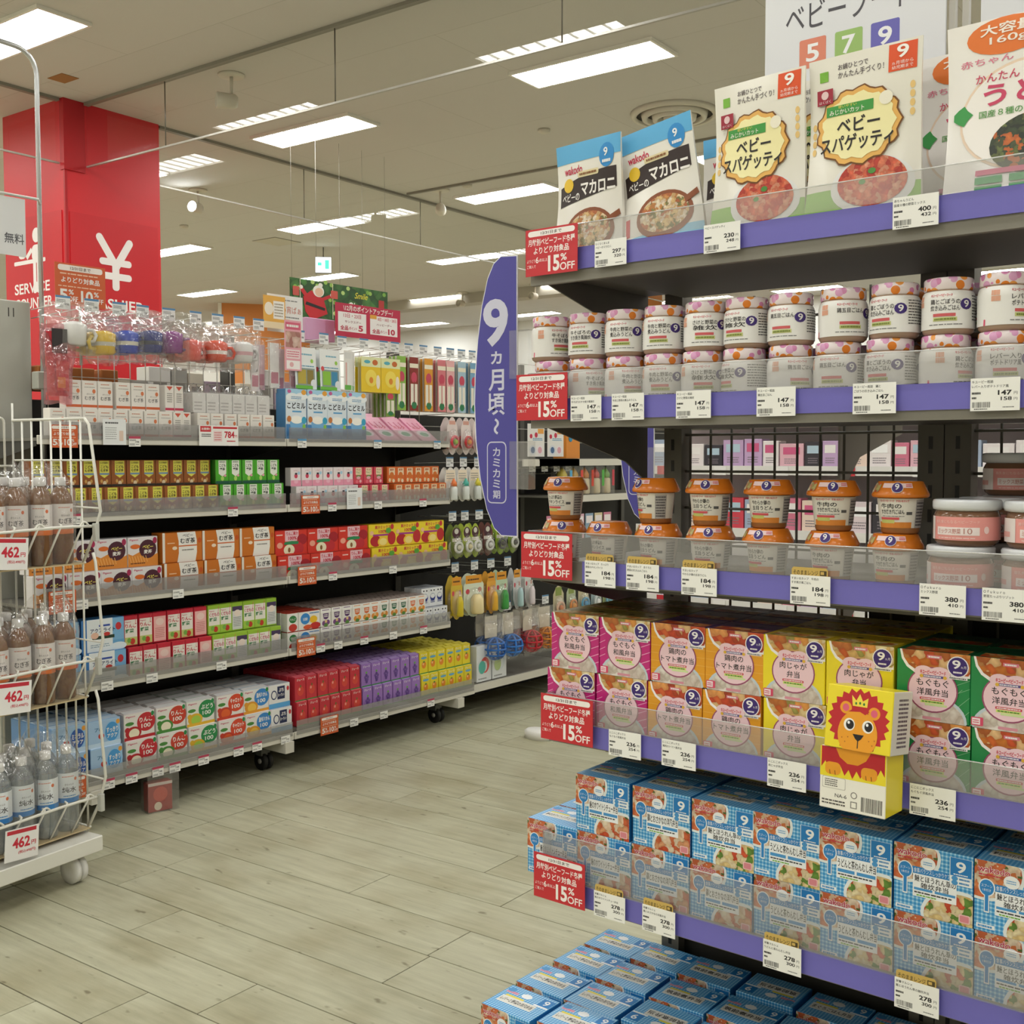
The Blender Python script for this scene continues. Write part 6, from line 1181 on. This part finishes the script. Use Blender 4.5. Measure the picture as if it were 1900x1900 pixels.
for k in range(5):
    t = thing('feeding_bottle', ['yellow', 'amber', 'orange', 'red', 'green'][k] + ' capped feeding bottle in a clear box on the middle shelf', 'feeding bottle', (-4.0, 5.5 + .115 * k, 1.198), R(90)); c = ['#e0c838', '#d8a83c', '#e08a34', '#d8483c', '#7cb84c'][k]
    g = G(); g.lathe([(.035, 0), (.04, .01), (.038, .09), (.03, .1)], M('#e0cfa8', .25), 16); g.build('bottle_body', t); g = G(); g.lathe([(.034, .1), (.034, .125), (.02, .15), (.008, .165)], M(c, .3), 16); g.build('cap', t)
    g = G(); g.box(-.05, .05, -.045, .045, 0, .175, BLISTER); g.build('clear_box', t); g = G(); g.box(.02, .045, -.046, -.0455, .05, .15, M(['#5aa8d0', '#d8483c', '#c8402c', '#58b04c', '#c83c4c'][k])); g.build('label_print', t)
for k in range(7):
    flat('far_card', (-3.97, 5.35 + .1 * k, .93), .085, .15, ['#d88aa4', '#c8d0d4', '#b8507c', '#e0b4c4', '#8aa4bc', '#d8c8a0', '#c87a94'][k], lambda p: p.rect(.1, .6, .9, .9, '#efe8e8').ell(.5, .3, .25, .16, '#e8e4e0'), ['pink', 'grey', 'magenta', 'pale pink', 'slate', 'cream', 'rose'][k] + ' hanging card on the lower rows of the fourth bay', 'hanging card')
for k in range(6):
    blister('spouted_cup_pack', (-3.965, 5.42 + .13 * k, .46), .1, .2, ['#c8c09c', '#b8c4a4', '#cfc4a0', '#a8bcc0', '#c0cc8c', '#d0c8b8'][k], lambda p: p.rect(.2, .7, .8, .95, '#8a9a4c'), in_ring(['#e8c0a0', '#e08a3c', '#58a8d0', '#cfd8d8', '#7cb4c8', '#c8a890'][k], ['#e07a3c', '#e89a3c', '#3a94c8', '#ffffff', '#4aa0c0', '#d8c0b0'][k]), ['peach', 'orange', 'blue', 'white', 'aqua', 'tan'][k] + ' spouted cup pack in the fourth bay near the floor', 'cup pack', 'spouted cup packs', 1)
for k in range(4): hook(5.2 + .12 * k, 1.33, -4.0, 'card packs in the fourth bay')
banner((-1.74, 2.66, 1.255), 'purple age banner on the rear end of the near gondola, half hidden', arm=.4)
# ---- far pink aisle seen through the wire mesh
FG = thing('gondola_shelf', 'far pale gondola of pink and white goods seen through the wire mesh', 'shelving', (0, 4.6, 0))
g = G(); g.box(-2.9, .6, .42, .46, .1, 1.9, M('#d8ccd0', .6)); g.build('back_panel', FG)
for z in (1.62, 1.36, 1.08, .75, .42, .1):
    g = G(); g.box(-2.9, .6, 0, .42, z, z + .02, M('#e0dcd8', .5)); sh = g.build('shelf', FG); g = G(); g.box(-2.9, .6, -.008, 0, z - .012, z + .028, M('#e8e6e2', .4)); g.build('shelf_lip', sh)
rf = random.Random(9)
for z, h_ in ((1.64, .2), (1.38, .13), (1.1, .16), (.77, .2)):
    x = -2.85
    while x < .4:
        w_ = rf.uniform(.07, .13); hh = h_ * rf.uniform(.75, 1); c = rf.choice(['#e8b8c4', '#f0e8e8', '#d87a94', '#e8d8dc', '#c8a8d0', '#a8b8d0', '#f0d8c8', '#d84858', '#38343c'])
        g = G(); g.box(-w_ / 2 + .003, w_ / 2 - .003, -.04, .04, 0, hh, M(c, .4), bev=.002); o = g.build('toiletry_box', None, (x + w_ / 2, 4.66, z + .0005), label='small ' + {'#e8b8c4': 'pink', '#f0e8e8': 'white', '#d87a94': 'rose', '#e8d8dc': 'blush', '#c8a8d0': 'lilac', '#a8b8d0': 'blue grey', '#f0d8c8': 'peach', '#d84858': 'red', '#38343c': 'black'}[c] + ' box on the far gondola behind the mesh', cat='box', group='boxes on the far gondola')
        p = P(front(.04, w_ - .006, hh), .0005); p.rect(.15, .55, .85, .85, rf.choice(['#f4f0ee', '#d8608c', '#ffffff', '#b8d0e0'])).bars(.2, .15, .8, .4, 3, '#8a8088', .4, 4); p.build('print', o); x += w_
    for k in range(10):
        g = G(); g.box(-.03, .03, 0, .001, 0, .04, M('#f2f0ee' if k % 3 else '#c8303c', .4)); g.build('price_tag', None, (-2.75 + k * .3, 4.588, z - .034), label='tiny price tag on the lip of the far pink gondola', cat='price tag', group='tags on the far gondola')

# ------------------------------------------------------------------ white wire rack with bottled drinks
RK = R(8); WW = M('#e4e2d8', .4)
RACK = thing('wire_rack', 'white wire basket rack on casters holding bagged drink bottles', 'rack', (-3.44, 2.075, 0), RK)   # local +x faces the aisle, -y runs away along the rack
LEN = 1.0
g = G(); g.box(-.42, .012, -LEN, .0, .1, .152, WW, bev=.003); g.build('base_plate', RACK)
for y, x in ((-.07, -.05), (-LEN + .07, -.05), (-.07, -.36)):
    g = G(); g.box(x - .02, x + .02, y - .022, y + .022, .085, .1, '#8c8c88'); g.box(x - .018, x + .018, y + .018, y + .022, .035, .09, '#9a9a96'); ca = g.build('caster', RACK)
    for dx in (-.0115, .0115):
        g = G(); g.lathe([(.02, -.009), (.046, -.008), (.046, .008), (.02, .009)], M('#e6e4de', .4), 20, (x, y + dx * 1.1, .0465), 'y'); g.build('wheel', ca)
LEV = [(1.075, 1.2), (.62, .75), (.17, .285)]
g = G()   # far end panel: curved front edge plus uprights
for zf, zr in LEV:
    g.tube([(-.06, 0, zf), (.0, 0, zr - .02), (.03, 0, zr + .07), (.0, 0, zr + .33), (-.012, 0, zr + .36)] if zf < 1 else [(-.06, 0, zf), (.0, 0, zr - .02), (.03, 0, zr + .05), (-.02, 0, 1.54), (-.04, 0, 1.56)], .005, WW, 8)
    g.tube([(-.42, 0, zf + .01), (-.05, 0, zf)], .004, WW, 6); g.tube([(-.42, 0, zr + .07), (.03, 0, zr + .06)], .0035, WW, 6)
g.tube([(-.42, 0, 1.56), (-.04, 0, 1.56)], .005, WW, 8); g.tube([(-.42, 0, 1.42), (-.002, 0, 1.42)], .0035, WW, 6)
for k in range(8): g.tube([(-.42 + k * .051, 0, .152), (-.42 + k * .051, 0, 1.56)], .0035, WW, 6)
g.build('end_lattice', RACK)
g = G()
for k in range(17): g.tube([(-.42, -k * .062, .152), (-.42, -k * .062, 1.62)], .0035, WW, 6)
for z in (.3, .62, 1.07, 1.4): g.tube([(-.42, 0, z), (-.42, -LEN, z)], .004, WW, 6)
g.build('back_lattice', RACK)
# hoops over the top
for k in range(7):
    y = -.03 - k * .07; g = G(); g.tube([(-.425, y, 1.3), (-.425, y, 1.55)] + [(-.425, y - .014 + .014 * math.cos(a), 1.55 + .018 * math.sin(a)) for a in [math.pi * i / 6 for i in range(1, 6)]] + [(-.425, y - .028, 1.55), (-.425, y - .028, 1.3)], .004, WW, 6); g.build('top_hoop', RACK)
for li, (zf, zr) in enumerate(LEV):
    g = G(); g.tube([(.002, 0, zr)] + [(.004, -LEN * i / 12, zr + .003 * math.sin(i)) for i in range(1, 13)], .005, WW, 8); bk = g.build('basket_rim', RACK)
    for k in range(11):
        y = -.045 - k * .085; g = G(); g.tube([(-.012, y, zr + .012), (.004, y - .004, zr + .01), (.006, y - .01, zr), (-.055, y - .028, zf)], .0035, WW, 6); g.build('front_wire', bk)
        if k % 2 == 0:
            g = G(); g.tube([(.004, y + .02 - .04 * i / 8, zr + .016 * math.sin(math.pi * i / 8)) for i in range(9)], .0035, WW, 6); g.build('loop_wire', bk)
    g = G(); g.box(-.42, -.045, -LEN, -.005, zf - .004, zf, M('#c8b48c', .6)); g.build('shelf_board', bk)
    g = G(); g.box(.0, .02, -.012, .004, zr - .05, zr + .01, M('#c4c4bc', .5), bev=.002); g.build('joint_clip', RACK)
# bottles
def bottle_mesh(liq, title, band, small_):
    g = G(); g.lathe([(.033, 0), (.038, .008), (.038, .2), (.034, .225), (.02, .25), (.0135, .258), (.0135, .265)], liq, 20); a = g.mesh('drink_bottle')
    c = G(); c.lathe([(.0165, .26), (.0175, .262), (.0175, .285), (.016, .288)], M('#eceae8', .35), 18); cp = c.mesh('cap')
    def cyl(u, v, l_):
        an = -math.pi / 2 + (u - .5) * 5.4; r = .0386 + l_; return (r * math.cos(an), r * math.sin(an), .1 + v * .1)
    p = P(cyl, .0002, .02); p.g.grid(lambda u, v: cyl(u, v, 0), 26, 1, M('#e6dfda' if band != '#3a84c8' else '#e8ecee', .4)); p.rect(.0, 0, 1, .16, band, 20)
    p.bars(.4, .86, .6, .9, 1, '#d8907c', .7, 2).ell(.62, .78, .025, .06, '#d8744c', 12).text('赤ちゃんの', .44, .58, .58, .65, '#6a605c', .0).text(title, .4, .34, .63, .53, '#3a3636', .012).bars(.42, .2, .62, .25, 1, small_, .7, 3)
    return a, cp, p.mesh('label_print')
def liquid(name, col, rough=.08, t=.5):
    m = clear(name, tint=col, milk=t, milkcol=col, gloss=.4, rough=rough); return m
TEAB = bottle_mesh(M('#7c5638', .12), 'むぎ茶', '#d8743c', '#c88a6c'); WATB = bottle_mesh(clear('water_bottle', tint='#e8eef0', milk=.38, milkcol='#b8bec0', gloss=.5, rough=.06, bump=.3, bscale=20), '純水', '#3a84c8', '#5a94c8')
for li, (zf, zr) in enumerate(LEV):
    ms = WATB if li == 2 else TEAB; nm = 'clear water bottle with blue band' if li == 2 else 'brown barley tea bottle with orange band'
    wh = ['in the top wire basket', 'in the middle wire basket', 'in the bottom wire basket'][li]
    for r in range(3):
        for k in range(11):
            lx, ly = -.1 - r * .088 + (.006 if k % 2 else 0), -.055 - k * .086 - (.01 if r else 0)
            o = put(ms[0], 'drink_bottle', None, (-3.44 + lx * math.cos(RK) - ly * math.sin(RK), 2.075 + lx * math.sin(RK) + ly * math.cos(RK), zf + .0005), RK + R(62 + rl.uniform(-12, 12)), nm + ' ' + wh + [' front row', ' second row', ' rear row'][r], 'bottle', 'bottles ' + wh); put(ms[1], 'cap', o); put(ms[2], 'label_print', o)
    for k in range(5):
        ly = -.098 - k * .172; lx = -.145; rb = random.Random(li * 5 + k)
        a = [rb.uniform(0, 6) for _ in range(5)]; g = G()
        def sl(u, v, a=a):
            an = 2 * math.pi * u; sq = 1 / max(abs(math.cos(an)), abs(math.sin(an))) ** .75; up_ = max(0, v - .72) / .28
            rx, ry = .09 * sq * (1 - .55 * up_ ** 1.3), .089 * sq * (1 - .35 * up_)
            return (rx * math.cos(an) + .006 * math.sin(5 * an + a[0]) * v, ry * math.sin(an) + .006 * math.sin(4 * an + a[1]) * v, v * .33 + .02 * math.sin(3 * an + a[2]) * up_)
        g.grid(sl, 28, 14, BAG); g.build('bottle_bag', None, (-3.44 + lx * math.cos(RK) - ly * math.sin(RK), 2.075 + lx * math.sin(RK) + ly * math.cos(RK), zf + .002), RK, label='crumpled clear plastic bag around four bottles ' + wh, cat='plastic bag', group='clear bags ' + wh)
    g = G(); g.box(-.06, .06, 0, .001, 0, .1, M('#f2f0ee', .4)); lx, ly = .014, -.33 if li != 2 else -.315
    o = g.build('yen_card', None, (-3.44 + lx * math.cos(RK) - ly * math.sin(RK), 2.075 + lx * math.sin(RK) + ly * math.cos(RK), zr - .118), RK + R(90), label='white 462 yen card in red figures hanging from ' + ['the top', 'the middle', 'the bottom'][li] + ' basket', cat='price card', group='yen cards on the rack'); o.rotation_euler = (0, R(4), RK + R(90))
    p = P(front(0, .12, .1), .0004); p.rect(.05, .84, .92, .96, '#c83040').text('462', .22, .38, .74, .72, '#d02c40', .03).text('円', .78, .4, .92, .54, '#d02c40', .02).text('(税込498円)', .4, .18, .92, .3, '#d02c40', .01); p.build('card_print', o)
